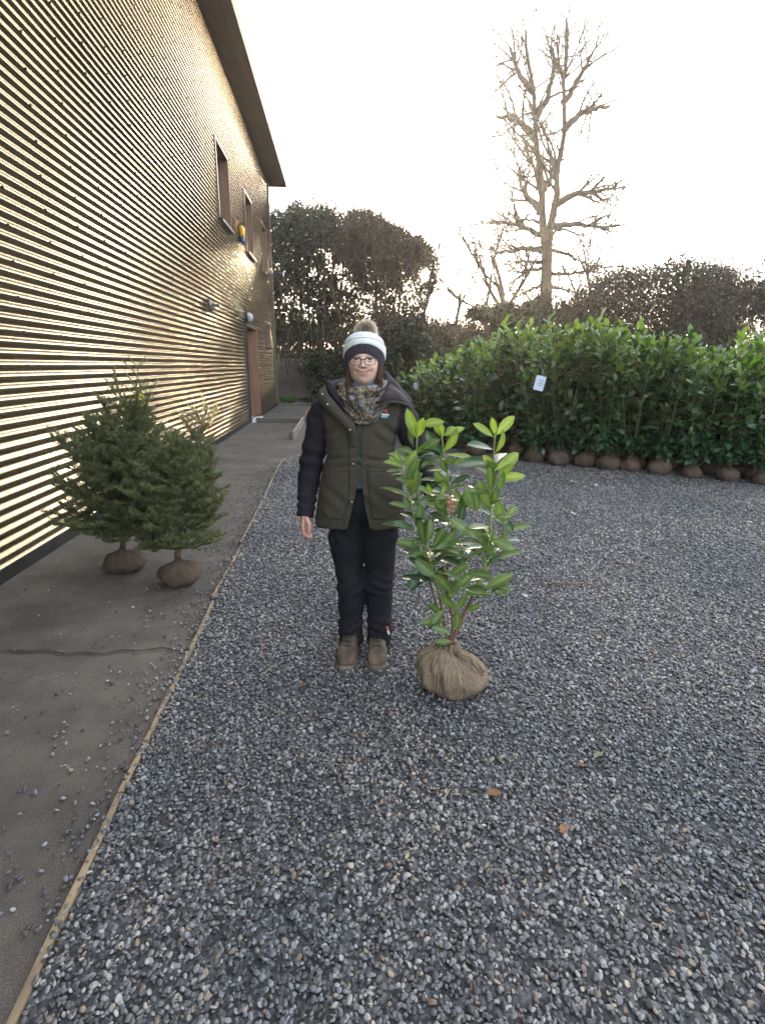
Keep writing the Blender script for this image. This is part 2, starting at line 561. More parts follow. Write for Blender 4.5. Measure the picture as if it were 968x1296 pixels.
def scatter(name, P, rot, sc, coll):
    """points that carry instances of the shapes in coll"""
    me = bpy.data.meshes.new(name)
    me.vertices.add(len(P)); me.vertices.foreach_set('co', P.ravel().astype(np.float32))
    a = me.attributes.new('rot', 'FLOAT_VECTOR', 'POINT'); a.data.foreach_set('vector', rot.ravel().astype(np.float32))
    a = me.attributes.new('siz', 'FLOAT', 'POINT'); a.data.foreach_set('value', sc.astype(np.float32))
    a = me.attributes.new('pick', 'INT', 'POINT'); a.data.foreach_set('value', rng.integers(0, len(coll.objects), len(P)).astype(np.int32))
    o = bpy.data.objects.new(name, me); COL.objects.link(o)
    ng = bpy.data.node_groups.new(name, 'GeometryNodeTree')
    ng.interface.new_socket('Geometry', in_out='INPUT', socket_type='NodeSocketGeometry')
    ng.interface.new_socket('Geometry', in_out='OUTPUT', socket_type='NodeSocketGeometry')
    N, L = ng.nodes, ng.links
    gi, go = N.new('NodeGroupInput'), N.new('NodeGroupOutput')
    ip = N.new('GeometryNodeInstanceOnPoints'); ci = N.new('GeometryNodeCollectionInfo')
    ci.inputs['Collection'].default_value = coll; ci.inputs['Separate Children'].default_value = True; ci.inputs['Reset Children'].default_value = True
    ip.inputs['Pick Instance'].default_value = True
    def na(n, t):
        q = N.new('GeometryNodeInputNamedAttribute'); q.data_type = t; q.inputs[0].default_value = n
        return q.outputs[0]
    L.new(gi.outputs[0], ip.inputs['Points']); L.new(ci.outputs[0], ip.inputs['Instance'])
    L.new(na('pick', 'INT'), ip.inputs['Instance Index'])
    e2r = N.new('FunctionNodeEulerToRotation'); L.new(na('rot', 'FLOAT_VECTOR'), e2r.inputs[0]); L.new(e2r.outputs[0], ip.inputs['Rotation'])
    cx_ = N.new('ShaderNodeCombineXYZ'); s_ = na('siz', 'FLOAT')
    for i in range(3): L.new(s_, cx_.inputs[i])
    L.new(cx_.outputs[0], ip.inputs['Scale'])
    L.new(ip.outputs[0], go.inputs[0])
    md = o.modifiers.new('scatter', 'NODES'); md.node_group = ng
    return o

def pebble_points():
    out = []
    for (y0, y1, dens, s0, s1) in ((.75, 2.3, 6600, .0052, .0109), (2.3, 4.2, 4800, .0060, .0115), (4.2, 7.0, 2900, .008, .0135), (7.0, 10.5, 1700, .009, .0150)):
        xa, xb = -.72 * y1 - .3, .72 * y1 + 1.6
        n = int((xb - xa) * (y1 - y0) * dens)
        p = np.stack([rng.uniform(xa, xb, n), rng.uniform(y0, y1, n)], 1)
        k = (p[:, 0] > edge_x(p[:, 1]) + .012) & ((np.abs(p[:, 0]) < .71 * p[:, 1] + .30) | (rng.random(n) < .55)) & (p[:, 0] < 7)
        p = p[k]
        s = rng.uniform(s0, s1, len(p)) * rng.choice([.75, 1, 1, 1.15], len(p))
        out.append(np.c_[p, s])
    # spilled over the edging on to the path
    n = 1500
    y = rng.uniform(1.2, 9, n)
    x = edge_x(y) - np.abs(rng.normal(0, .13, n)) * rng.choice([.4, 1, 2.2], n)
    out.append(np.c_[x, y, rng.uniform(.005, .011, n)])
    n = 480; y = rng.uniform(1.0, 9.2, n)
    out.append(np.c_[edge_x(y) + rng.normal(.012, .012, n), y, rng.uniform(.006, .011, n)])
    n = 700; y = rng.uniform(1.2, 8, n)
    out.append(np.c_[rng.uniform(-2.6, edge_x(y), n), y, rng.uniform(.004, .008, n)])
    return np.concatenate(out)
pp = pebble_points()
onb = pp[:, 0] > edge_x(pp[:, 1])
pz = np.where(onb, np.maximum(gz(pp[:, 0], pp[:, 1]), .008) + rng.uniform(-.002, .008, len(pp)), .010)
pz = np.where(np.abs(pp[:, 0] - edge_x(pp[:, 1])) < .013, .026, pz)
rot = np.stack([rng.normal(0, .42, len(pp)), rng.normal(0, .42, len(pp)), rng.uniform(0, 6.28, len(pp))], 1)
o = scatter('gravel', np.c_[pp[:, 0], pp[:, 1], pz], rot, pp[:, 2], pcol)
tag(o, 'blue grey crushed stone chippings covering the yard', 'gravel', kind='stuff')

# timber edging between path and gravel: single boards
m_edge = mat('edging_wood', (.34, .255, .15), (.19, .14, .085), rough=.9, scale=16, stretch=(1, .2, 1), bump=.4, bscale=40, c3=(.09, .07, .05))
te = thing('timber_edging', 'thin pale timber edging board between asphalt path and gravel', 'edging', (EDGE[1][0], EDGE[1][1], 0))
def plank(p, q, h, w, z0, parent, m, name='plank', tilt=0.0):
    p, q = np.asarray(p, float), np.asarray(q, float)
    d = q - p; L_ = np.linalg.norm(d); d /= L_
    R = np.array([[-d[1], d[0], 0], [d[0], d[1], 0], [0, 0, 1]]).T
    n = 9
    rings = []
    for i, t in enumerate(np.linspace(-.5, .5, n)):
        jig = rng.normal(0, .0018, 2)
        ring = np.array([[-w, 0, 0], [w, 0, 0], [w, 0, h], [-w, 0, h]]) + [jig[0], t * L_, 0]
        ring[2:, 2] += jig[1]
        rings.append(ring)
    V, F = loft(rings)
    V = V @ R.T + np.array([*(p + q) / 2, z0])
    return obj(name, V, F, m, parent, smooth=False)
seg = [(-2.2, .3), (.32, 1.72), (1.73, 2.55), (2.57, 3.38), (3.52, 4.70), (4.72, 6.3), (6.34, 7.75), (7.8, 9.2)]
for a, b in seg:
    j = rng.normal(0, .006)
    plank((edge_x(a) + j, a), (edge_x(b) - j * .5, b), .034 + rng.uniform(-.003, .006), .0105, -.01, te, m_edge)
for a, b in zip(EDGE[2:-1], EDGE[3:]):
    plank(a + .01, b, .036, .010, -.01, te, m_edge)
# pegs beside the board
for y in (3.98, 5.35, 7.2):
    plank((edge_x(y) + .012, y), (edge_x(y) + .055, y - .005), .045, .012, -.01, te, m_edge, 'peg')
# ------------------------------------------------------------------ clad building on the left
BC = np.array([-4.05, 22.3]); BD = np.array([.0725, -1.0]); BD /= np.linalg.norm(BD); BN = np.array([-BD[1], BD[0]])
def WP(s, z, o=0.0):
    s, z, o = np.broadcast_arrays(np.asarray(s, float), np.asarray(z, float), np.asarray(o, float))
    return np.stack([BC[0] + BD[0] * s + BN[0] * o, BC[1] + BD[1] * s + BN[1] * o, z], -1)
def wbox(s0, s1, o0, o1, z0, z1, bev=0.0):
    V, F = box(((s0 + s1) / 2, (o0 + o1) / 2, (z0 + z1) / 2), ((s1 - s0) / 2, (o1 - o0) / 2, (z1 - z0) / 2), bev)
    # (s, o, z) is left handed here: flip the faces
    return WP(V[:, 0], V[:, 2], V[:, 1]), [f[::-1] for f in F]
PITCHC, AMP = .0835, .0145
LW, HW = 24.5, 7.82
m_clad = mat('clad_paint', (.345, .282, .188), (.29, .237, .158), rough=.20, scale=1.2, spec=.5)
m_clad.node_tree.nodes['Principled BSDF'].inputs['Metallic'].default_value = .9
m_trim = mat('trim_metal', (.10, .075, .055), (.13, .10, .075), rough=.4, scale=3, metal=.2)
m_dark = mat('dark_metal', (.018, .017, .018), (.03, .028, .028), rough=.4, scale=6)
m_core = mat('wall_core', (.05, .045, .04), rough=.9)
m_soff = mat('soffit_wood', (0.15, 0.075, 0.045), (0.0975, 0.04875, 0.0315), rough=.6, scale=3, stretch=(6, .3, 6))
m_jamb = mat('reveal_wood', (0.27, 0.15, 0.09375), (0.1875, 0.1013, 0.06375), rough=.6, scale=2.0, stretch=(8, 8, .6), detail=6)
m_glass = mat('window_glass', (.015, .02, .028), rough=.04, spec=.9)
m_frame = mat('window_frame', (.10, .11, .13), rough=.35, scale=4)
m_white = mat('white_plastic', (.75, .76, .78), (.66, .67, .70), rough=.35, scale=10)
m_yel = mat('alarm_yellow', (.80, .42, .03), rough=.35)
m_blue = mat('alarm_blue', (.02, .05, .22), rough=.35)

bld = thing('clad_building', 'tall building clad in dark glossy horizontal corrugated metal sheets', 'building', (BC[0], BC[1], 0))
OPEN = [(1.22, 2.5, 4.45, 5.92), (4.55, 5.84, 4.45, 5.92), (8.1, 9.42, 4.45, 5.92), (1.44, 2.43, 2.1, 2.82), (4.98, 6.76, 0.0, 2.52)]
rows_z = np.arange(.1, HW, PITCHC * 11)
rows_z = np.append(rows_z[:-1] if HW - rows_z[-1] < .3 else rows_z, HW)
scuts = sorted(set([0.0, 3.5, 7.3, 10.6, 14.2, 17.9, 21.2, LW] + [a for o_ in OPEN for a in o_[:2]]))
def corrug(za, zb):
    z = np.unique(np.round(np.concatenate([np.arange(za, zb, PITCHC / 10), [zb]]), 5))
    return z, AMP * np.cos(2 * math.pi * z / PITCHC)
for zi in range(len(rows_z) - 1):
    za, zb = rows_z[zi], rows_z[zi + 1]
    for si in range(len(scuts) - 1):
        sa, sb = scuts[si], scuts[si + 1]
        mid = (sa + sb) / 2
        pieces = [(za, zb)]
        for (a, b, c, d) in OPEN:
            if a < mid < b:
                new = []
                for (p, q) in pieces:
                    if d <= p or c >= q: new.append((p, q)); continue
                    if p < c: new.append((p, c))
                    if q > d: new.append((d, q))
                pieces = new
        for (p, q) in pieces:
            if q - p < .01: continue
            z, off = corrug(p, q)
            ss = np.linspace(sa, sb, max(3, int((sb - sa) / .3)))
            S_, Z_ = np.meshgrid(ss, z)
            O_ = np.repeat(off[:, None], len(ss), 1)
            O_ = O_ + .0022 * wav(np.stack([S_.ravel(), Z_.ravel() * 1.2, 0 * S_.ravel()], 1), 2.2, 40 + zi).reshape(S_.shape) + rng.uniform(0, .0015)
            V = WP(S_, Z_, O_).reshape(-1, 3)
            i_ = np.arange(len(V)).reshape(S_.shape)
            Fq = np.stack([i_[:-1, :-1], i_[1:, :-1], i_[1:, 1:], i_[:-1, 1:]], -1).reshape(-1, 4)
            obj('cladding_sheet', V, Fq[:, ::-1].copy(), m_clad, bld)
# screws
mb = MB()
for zz in np.arange(.1 + PITCHC * 2, HW, PITCHC * 3):
    z0 = round(zz / PITCHC) * PITCHC
    for s in np.arange(.4, LW, .62):
        s = s + rng.normal(0, .01)
        if any(a - .05 < s < b + .05 and c - .05 < z0 < d + .05 for a, b, c, d in OPEN): continue
        V, F = wbox(s - .007, s + .007, AMP - .002, AMP + .008, z0 - .007, z0 + .007)
        mb.add(V, F)
tag(mb.obj('cladding_screws', m_dark, bld), kind='stuff')
# the body of the house behind the sheets
mb = MB()
def core(s0, s1, z0, z1):
    V, F = wbox(s0, s1, -.30, -.03, z0, z1); mb.add(V, F)
sc = sorted(set([0.02, LW] + [a for o_ in OPEN for a in o_[:2]]))
for a, b in zip(sc[:-1], sc[1:]):
    mid = (a + b) / 2; z = 0
    for (p, q, c, d) in sorted([o_ for o_ in OPEN if o_[0] < mid < o_[1]], key=lambda o_: o_[2]):
        if c > z: core(a, b, z, c)
        z = d
    core(a, b, z, HW - .01)
V, F = wbox(.02, LW, -9.0, -.31, 0, HW - .01); mb.add(V, F)
mb.obj('wall', m_core, bld, smooth=False)
V, F = wbox(-.03, .05, -.06, .05, 0, HW + .02); obj('corner_trim', V, F, m_trim, bld, smooth=False)
V, F = wbox(.06, LW, -.02, .02, 0, .097); obj('plinth', V, F, m_dark, bld, smooth=False)
rf = thing_roof = obj('roof', *wbox(-.75, LW + .4, -9.5, .58, HW + .03, HW + .32), m_soff, bld, smooth=False)
obj('fascia', *wbox(-.80, LW + .4, .585, .62, HW - .02, HW + .34), m_soff, rf, smooth=False)
obj('fascia', *wbox(-.80, -.755, -9.5, .583, HW - .02, HW + .34), m_soff, rf, smooth=False)

for (a, b, c, d) in OPEN[:4]:
    mb = MB()
    for (p, q, r, s) in ((a + .02, a + .08, c + .02, d - .02), (b - .08, b - .02, c + .02, d - .02), (a + .081, b - .081, c + .02, c + .08), (a + .081, b - .081, d - .08, d - .02)):
        mb.add(*wbox(p, q, -.24, -.18, r, s))
    w = mb.obj('window', m_frame, bld, smooth=False)
    obj('pane', *wbox(a + .081, b - .081, -.215, -.205, c + .081, d - .081), m_glass, w, smooth=False)
    obj('jamb', *wbox(a + .001, a + .02, -.28, .03, c + .021, d - .021), m_jamb, w, smooth=False)
    obj('jamb', *wbox(b - .02, b - .001, -.28, .012, c + .021, d - .021), m_jamb, w, smooth=False)
    obj('head', *wbox(a + .001, b - .001, -.28, .03, d - .02, d - .001), m_jamb, w, smooth=False)
    V, F = wbox(a - .03, b + .03, -.17, .09, c - .05, c + .02); V[:, 2] -= np.where((V[:, 2] > c) & ((V[:, :2] - BC) @ BN > 0), .02, 0)
    obj('sill', V, F, m_dark, w, smooth=False)
    # edge flashing
    mb = MB()
    mb.add(*wbox(b + .001, b + .05, -.01, .035, c + .021, d + .05)); mb.add(*wbox(a - .05, a - .001, -.01, .022, c + .021, d + .05)); mb.add(*wbox(a, b, -.01, .035, d + .001, d + .05))
    mb.obj('flashing', m_trim, w, smooth=False)
a, b, c, d = OPEN[4]
dr = obj('door', *wbox(a + .022, b - .022, -.27, -.22, .03, d - .022), mat('door_paint', (0.165, 0.105, 0.075), rough=.5), bld, smooth=False)
obj('jamb', *wbox(a + .001, a + .02, -.28, .05, .03, d - .021), m_jamb, dr, smooth=False)
obj('jamb', *wbox(b - .02, b - .001, -.28, .035, .03, d - .021), m_jamb, dr, smooth=False)
obj('head', *wbox(a + .001, b - .001, -.28, .05, d - .02, d - .001), m_jamb, dr, smooth=False)
mb = MB()
mb.add(*wbox(b + .001, b + .05, -.01, .04, .0, d + .05)); mb.add(*wbox(a, b, -.01, .05, d + .001, d + .05))
mb.obj('flashing', m_dark, dr, smooth=False)
V, F = wbox(a + .5, a + .54, -.21, -.15, .95, 1.15); obj('handle', V, F, m_dark, dr, smooth=False)
obj('threshold', *wbox(a - .02, b + .02, -.28, .10, .0, .028), m_white, dr, smooth=False)
V, F = wbox(6.0, 6.7, .03, .24, -.02, .10, .012)
top('door_step', V, F, m_white, 'small white block step at the foot of the wooden door jamb', 'step', WP(6.4, 0, .14), smooth=False)

# alarm box
p0 = WP(6.75, 4.5, .02)
al = thing('alarm_box', 'yellow and blue alarm box on the corrugated wall between upper windows', 'alarm box', p0)
obj('cover', *wbox(6.62, 6.90, .012, .11, 4.60, 4.86, .02), m_yel, al)
obj('base', *wbox(6.62, 6.90, .012, .105, 4.46, 4.598, .02), m_blue, al)
# wall lamp with sensor arm
p0 = WP(11.1, 2.45, .02)
wl_ = thing('wall_lamp', 'dark square wall lamp with short black arm on the corrugated cladding', 'lamp', p0)
obj('back_plate', *wbox(11.05, 11.23, .012, .07, 2.46, 2.68, .008), m_dark, wl_)
obj('side_panel', *wbox(10.995, 11.045, .012, .085, 2.48, 2.67, .006), m_soff, wl_)
ar = obj('arm', *wbox(11.07, 11.13, .071, .15, 2.56, 2.60, .005), m_dark, wl_)
obj('lamp_head', *wbox(11.0, 11.14, .151, .22, 2.545, 2.62, .012), m_dark, wl_)
# bulkhead lamp over the door
p0 = WP(6.5, 2.52, .02)
bl = thing('bulkhead_lamp', 'pale domed bulkhead lamp on dark plate above the wooden door jamb', 'lamp', p0)
obj('back_plate', *wbox(6.42, 6.68, .012, .06, 2.585, 2.86, .01), m_dark, bl)
Vs, Fs = sphere((0, 0, 0), (.11, .11, .11), 16, 9)
obj('dome', WP(6.55 + Vs[:, 0], 2.72 + Vs[:, 2] * 1.15, .06 + np.abs(Vs[:, 1]) * 1.2), [f[::-1] for f in Fs], m_white, bl)
# floodlight at the far corner
p0 = WP(-.1, 4.7, .05)
fl = thing('floodlight', 'small black floodlight on the far corner of the clad building', 'floodlight', p0)
obj('bracket', *wbox(-.10, .02, .051, .16, 4.70, 4.76), m_dark, fl, smooth=False)
obj('housing', *wbox(-.24, .03, .161, .42, 4.66, 4.80, .02), m_dark, fl)
V, F = wbox(-.22, .01, .421, .44, 4.67, 4.79); obj('lens', V, F, m_white, fl, smooth=False)

# low timber boards lying on the asphalt beyond
m_oldw = mat('weathered_board', (0.3, 0.2925, 0.225), (0.2025, 0.195, 0.15), rough=.85, scale=4, stretch=(1, .2, 1), bump=.3, bscale=30)
m_oldg = mat('grey_board', (0.15, 0.1425, 0.1275), (0.105, 0.0975, 0.0825), rough=.85, scale=4, stretch=(.3, 1, 1), bump=.3, bscale=30)
def board(p, q, h, w, z0, m, label, cat='board', name='timber_board'):
    p, q = np.asarray(p, float), np.asarray(q, float)
    c = (p + q) / 2
    d = q - p; L_ = np.linalg.norm(d); d /= L_
    R = np.array([[d[1], d[0], 0], [-d[0], d[1], 0], [0, 0, 1]])
    V, F = box((c[0], c[1], z0 + h / 2), (w / 2, L_ / 2, h / 2), .004, R)
    return top(name, V, F, m, label, cat, (c[0], c[1], z0), smooth=False)
board((-1.85, 11.9), (-2.13, 15.5), .17, .05, .0, m_oldw, 'pale weathered board on edge pointing towards the camera on the asphalt')
board((-2.08, 15.56), (-3.42, 15.62), .13, .05, .0, m_oldg, 'grey board on edge running from the building to the pale board')
board((-3.9, 22.2), (-1.9, 22.1), .09, .12, .0, m_oldg, 'low grey kerb board along the foot of the dark bank', 'kerb', 'kerb_board')
V, F = tube(np.array([(-2.28, 16.9, .03), (-2.45, 18.6, .035), (-2.62, 21.2, .03)]), [.025, .022, .018], 6)
top('garden_cane', V, F, m_jamb, 'thin brown stick lying on the asphalt behind the low boards', 'stick', (-2.28, 16.9, 0))
# ------------------------------------------------------------------ trees and scrub
def leafmat(name, c1, c2, tr, tint, rough=.45, spec=.4, rnd=0.0):
    return mat(name, c1, c2, rough=rough, scale=1.8, spec=spec, trans=(tr, tint), rnd=rnd, detail=3)
m_holly = leafmat('dark_leaf', (0.0336, 0.044, 0.0208), (0.0224, 0.0288, 0.016), .22, (1.1, 1.2, .6))
m_ivy = leafmat('brown_leaf', (.074, .050, .026), (.048, .033, .018), .34, (1.3, 1.1, .6))
m_scrub = leafmat('scrub_leaf', (0.044, 0.04, 0.02), (0.032, 0.024, 0.0144), .25, (1.2, 1.1, .6))
m_bank = leafmat('ground_ivy', (0.028, 0.0416, 0.0176), (0.016, 0.0256, 0.0112), .15, (1, 1.1, .6))
m_bark = mat('bark', (.085, .06, .042), (.045, .033, .025), rough=.95, scale=6, stretch=(1, 1, .3), bump=.7, bscale=20)
m_barkw = mat('bark_warm', (.07, .043, .026), (.038, .025, .017), rough=.95, scale=4, stretch=(1, 1, .3), bump=.7, bscale=14)
m_twig = mat('twig', (.085, .058, .04), (.055, .04, .03), rough=.95, scale=5)

def leaf_cards(P, size, r_, up=.3, ratio=.62):
    """small leaf faces (two triangles folded on the midrib as one quad) at points P"""
    n = len(P)
    d = r_.normal(size=(n, 3)); d /= np.linalg.norm(d, axis=1)[:, None]
    q = r_.normal(size=(n, 3)); q[:, 2] += up
    w = np.cross(d, q); w /= np.linalg.norm(w, axis=1)[:, None] + 1e-9
    s = (size * r_.uniform(.6, 1.3, n))[:, None]
    V = np.stack([P - d * s * .5, P + w * s * ratio * .5, P + d * s * .5, P - w * s * ratio * .5], 1).reshape(-1, 3)
    F = np.arange(4 * n).reshape(n, 4)
    return V, F

def clump_points(cl, n, r_, shell=.55):
    """points spread in ellipsoid clumps [(centre, radii, weight)]"""
    w = np.array([c[2] for c in cl], float); w /= w.sum()
    k = r_.choice(len(cl), n, p=w)
    d = r_.normal(size=(n, 3)); d /= np.linalg.norm(d, axis=1)[:, None]
    rad = r_.uniform(0, 1, n) ** shell
    C_ = np.array([c[0] for c in cl]); R_ = np.array([c[1] for c in cl])
    return C_[k] + d * rad[:, None] * R_[k]

def limb(mb, p, d, L_, r, depth, r_, k=6, wob=.25, up=.15, split=(2, 3), tips=None, shrink=.68, droop=0):
    n = max(3, int(4 + L_ * .8))
    P = [np.array(p, float)]; d = np.array(d, float); d /= np.linalg.norm(d)
    step = L_ / n
    for i in range(n):
        d = d + r_.normal(0, wob, 3) * .5; d[2] += (up - droop * i / n) * .25; d /= np.linalg.norm(d)
        P.append(P[-1] + d * step)
    R = np.linspace(r, r * .55, n + 1)
    mb.add(*tube(P, R, k if r > .03 else (4 if r > .012 else 3)))
    if tips is not None: tips += P[1:]
    if depth > 0:
        for _ in range(r_.integers(*split) + 1):
            i = r_.integers(n // 2, n + 1)
            a = d + r_.normal(0, .75, 3); a[2] += up
            limb(mb, P[i], a, L_ * r_.uniform(.5, .8), max(R[i] * r_.uniform(.55, .75), .006), depth - 1, r_, k, wob, up, split, tips, shrink, droop)

def crown_points(px_rng, py_rng, Yc, n, r_, keep, dy=1.5, gap=None, fuzz=5.0, gs=1.6):
    """leaves filling a crown whose outline was measured in the photo: clumped by a 3-D noise, thinned where gap() says so"""
    out = []; m = 0
    while m < n:
        k = 6000
        px, py = r_.uniform(*px_rng, k), r_.uniform(*py_rng, k)
        fz = r_.normal(0, fuzz, (2, k))
        y = Yc + np.clip(r_.normal(0, dy, k), -2.2 * dy, 2.2 * dy)
        ok = keep(px - fz[0], py - fz[1])
        px, py, y = px[ok], py[ok], y[ok]
        u, v = px - 484.0, 648.0 - py
        d = np.stack([u, FPX * CP + v * SP, v * CP - FPX * SP], 1)
        P = np.array([0, 0, EYE]) + d * (y / d[:, 1])[:, None]
        nz = wav(P, gs * 2.6, 5) * .6 + wav(P, gs, 6) * .6 + .45 * wav(P, gs * 6, 8)
        g = gap(px, py) if gap is not None else 0.0
        P = P[nz + r_.normal(0, .22, len(P)) > -.75 + g]
        out.append(P); m += len(P)
    return np.concatenate(out)[:n]

def bushy_tree(name, label, cat, base, stems, P, lsize, lm, bm_, seed, group=None, height=6.0, stemr=.07, spread=.6, trunk_name='trunk', twigs=0, tr_=None):
    r_ = np.random.default_rng(seed)
    t = thing(name, label, cat, base, group)
    for _ in range(stems):
        mb = MB()
        a = r_.uniform(0, 6.28); q = r_.uniform(.1, spread)
        p = np.array(base) + [math.cos(a) * q, math.sin(a) * q * .6, -.3]
        limb(mb, p, (r_.normal(0, .16), r_.normal(0, .1), 1), height * r_.uniform(.7, 1.0), stemr * r_.uniform(.6, 1.3), 2, r_, 7, .16, .35)
        mb.obj(trunk_name, bm_, t)
    V, F = leaf_cards(P, lsize, r_)
    c = obj('crown', V, F, lm, t, smooth=False)
    c['kind'] = 'stuff'
    if twigs:                                  # bare twigs standing out of the crown
        mb = MB(); out = P[r_.integers(0, len(P), twigs)]
        for p in out:
            d = p - np.array(base) - [0, 0, height * .3]; d /= np.linalg.norm(d)
            limb(mb, p - d * .3, d + r_.normal(0, .4, 3), r_.uniform(.5, 1.2), .012, 1, r_, 4, .3, .2)
        tw = mb.obj('twigs', tr_ or m_twig, t); tw['kind'] = 'stuff'
    return t

def clumps_in(px_rng, py_rng, Yc, n, r_, rx=(.5, 1.0), keep=None, dy=1.4):
    out = []
    while len(out) < n:
        px, py = r_.uniform(*px_rng), r_.uniform(*py_rng)
        if keep is not None and not keep(px, py): continue
        a = r_.uniform(*rx)
        out.append((W(px, py, Yc + r_.normal(0, dy)), (a, a * r_.uniform(.8, 1.2), a * r_.uniform(.6, .9)), a ** 2))
    return out

# dense evergreen pair behind the building
r1 = np.random.default_rng(31)
topL = lambda x: np.interp(x, (325, 352, 362, 372, 384, 395, 404, 412, 425, 440, 452), (262, 264, 270, 252, 260, 262, 257, 261, 268, 292, 330))
kL = lambda x, y: (y > topL(x) + 3) & (x < 448)
gL = lambda x, y: np.clip((y - 320) / 70, 0, 1) * .62 + .8 * np.exp(-((x - 418) / 28) ** 2 - ((y - 340) / 38) ** 2) + .02
P = crown_points((320, 450), (248, 432), 29.5, 50000, r1, kL, 1.0, gL, 4)
bushy_tree('evergreen_tree', 'dense dark green evergreen tree beside the far corner of the clad building', 'tree', W(392, 470, 29.5) * [1, 1, 0] + [0, 0, terrain(-3.2, 29.5)],
           8, P, .135, m_holly, m_bark, 33, height=6.4, spread=1.9)
topR = lambda x: np.interp(x, (424, 434, 440, 445, 455, 466, 478, 497, 508, 520, 532, 540, 548, 553, 558, 564), (300, 285, 268, 262, 266, 262, 272, 282, 286, 296, 297, 303, 312, 330, 350, 400))
def kR(x, y):
    k = (y > topR(x) + 3) & (x < 558)
    k &= ~(((x - 537) / 8) ** 2 + ((y - 349) / 11) ** 2 < 1)
    lob = np.sin(y * .21) * 3 + np.sin(y * .47 + 1) * 2
    k &= (x < np.interp(y, (300, 318, 330, 345, 360, 372, 380, 390, 400, 440), (560, 549, 551, 546, 556, 554, 542, 532, 528, 545)) + lob)
    return k
gR = lambda x, y: np.clip((y - 340) / 60, 0, 1) * .8 + .35 * np.clip((x - 515) / 30, 0, 1) + .8 * np.exp(-((x - 432) / 20) ** 2 - ((y - 340) / 38) ** 2) + .05
P = crown_points((420, 566), (256, 436), 28.5, 55000, r1, kR, 1.0, gR, 3.2)
bushy_tree('ivy_clad_tree', 'broad brownish ivy covered tree with sun behind its right edge', 'tree', W(488, 470, 28.5) * [1, 1, 0] + [0, 0, terrain(.15, 28.5)],
           6, P, .118, m_ivy, m_bark, 34, height=6.2, spread=1.3, stemr=.1, twigs=90)
# many bare stems at the foot of these trees
r2 = np.random.default_rng(35)
for i in range(60):
    px = r2.uniform(345, 548); y = r2.uniform(25.2, 31)
    b = W(px, 440, y); b[2] = terrain(b[0], b[1]) - .1
    mb = MB()
    limb(mb, b, (r2.normal(0, .15), r2.normal(0, .1), 1), r2.uniform(2.5, 5.2) * (1 if px < 490 else .55), r2.uniform(.018, .05), 2, r2, 5, .2, .3)
    mb.top('bare_sapling', m_twig, 'thin bare sapling stem among others under the dark evergreens', 'sapling', b, group='bare saplings under the evergreens')

# undergrowth: evergreen ivy mounds and brambles on the bank
def mound(name, label, c, R, n, ls, lm, seed, group=None, twigs=0):
    r_ = np.random.default_rng(seed)
    t = thing(name, label, 'shrub', (c[0], c[1], terrain(c[0], c[1])), group)
    cl = [(np.array(c) + r_.normal(0, .45, 3) * R, np.array(R) * r_.uniform(.35, .6), 1) for _ in range(12)]
    P = clump_points(cl, n, r_); P[:, 2] = np.maximum(P[:, 2], terrain(P[:, 0], P[:, 1]) + .03)
    V, F = leaf_cards(P, ls, r_)
    f = obj('foliage', V, F, lm, t, smooth=False); f['kind'] = 'stuff'
    if twigs:
        mb = MB()
        for _ in range(twigs):
            p = np.array(c) + r_.normal(0, .6, 3) * R; p[2] = terrain(p[0], p[1])
            limb(mb, p, (r_.normal(0, .4), r_.normal(0, .3), 1), R[2] * r_.uniform(.8, 1.7), .012, 2, r_, 4, .3, .2)
        tw = mb.obj('twigs', m_twig, t); tw['kind'] = 'stuff'
    return t
mound('ivy_mound', 'low dark ivy spilling down the bank beside the path', W(410, 492, 24.2), (.85, .6, .75), 5200, .11, m_bank, 51)
mound('ivy_mound', 'low dark ivy creeping over the foot of the bank', W(412, 510, 23.4), (1.0, .5, .45), 4000, .09, m_bank, 58)
mound('ivy_mound', 'dark ivy patch higher on the bank left of the person', W(425, 478, 24.8), (1.0, .6, .7), 4000, .10, m_bank, 59)
mound('weed_clump', 'small bright green weeds at the bank foot by the building corner', W(366, 508, 22.9), (.35, .2, .18), 900, .07, mat('weed', (.06, .13, .025), (.045, .10, .02), rough=.6, trans=(.3, (1.2, 1.4, .6))), 60)
mound('evergreen_shrub', 'dark evergreen shrub behind the shoulder of the person', W(505, 455, 17.5), (1.0, .9, .75), 11000, .11, m_bank, 52, twigs=10)
mound('evergreen_shrub', 'dark evergreen shrub low beside the bobble hat', W(432, 462, 24.5), (1.3, .9, .7), 8000, .12, m_bank, 57, twigs=10)
mound('bramble_bush', 'brown tangled brambles on the bank under the bright gap', W(545, 432, 18.5), (1.5, .9, .8), 6000, .09, m_scrub, 53, twigs=110)
mound('bramble_bush', 'brown bramble thicket under the right side of the ivy clad tree', W(500, 425, 24), (1.6, 1.0, .9), 8000, .10, m_scrub, 54, twigs=90)
mound('bramble_bush', 'brown bramble tangle below the leaning tree behind the laurels', W(598, 432, 20), (1.5, .9, .8), 4500, .09, m_scrub, 64, twigs=100)
mound('bramble_bush', 'brown brambles behind the laurels left of the blue green shrub', W(625, 430, 22), (1.6, .9, .8), 4500, .09, m_scrub, 65, twigs=60)
mound('rhododendron', 'dark blue green shrub rising behind the laurels left of the bare trunk', W(645, 412, 19.5), (1.35, .8, .55), 9000, .13, m_bank, 55, twigs=8)
mound('thorn_bush', 'brown twiggy bush at the foot of the tall bare tree', W(705, 402, 20.5), (1.3, .8, .8), 5000, .09, m_scrub, 56, twigs=130)
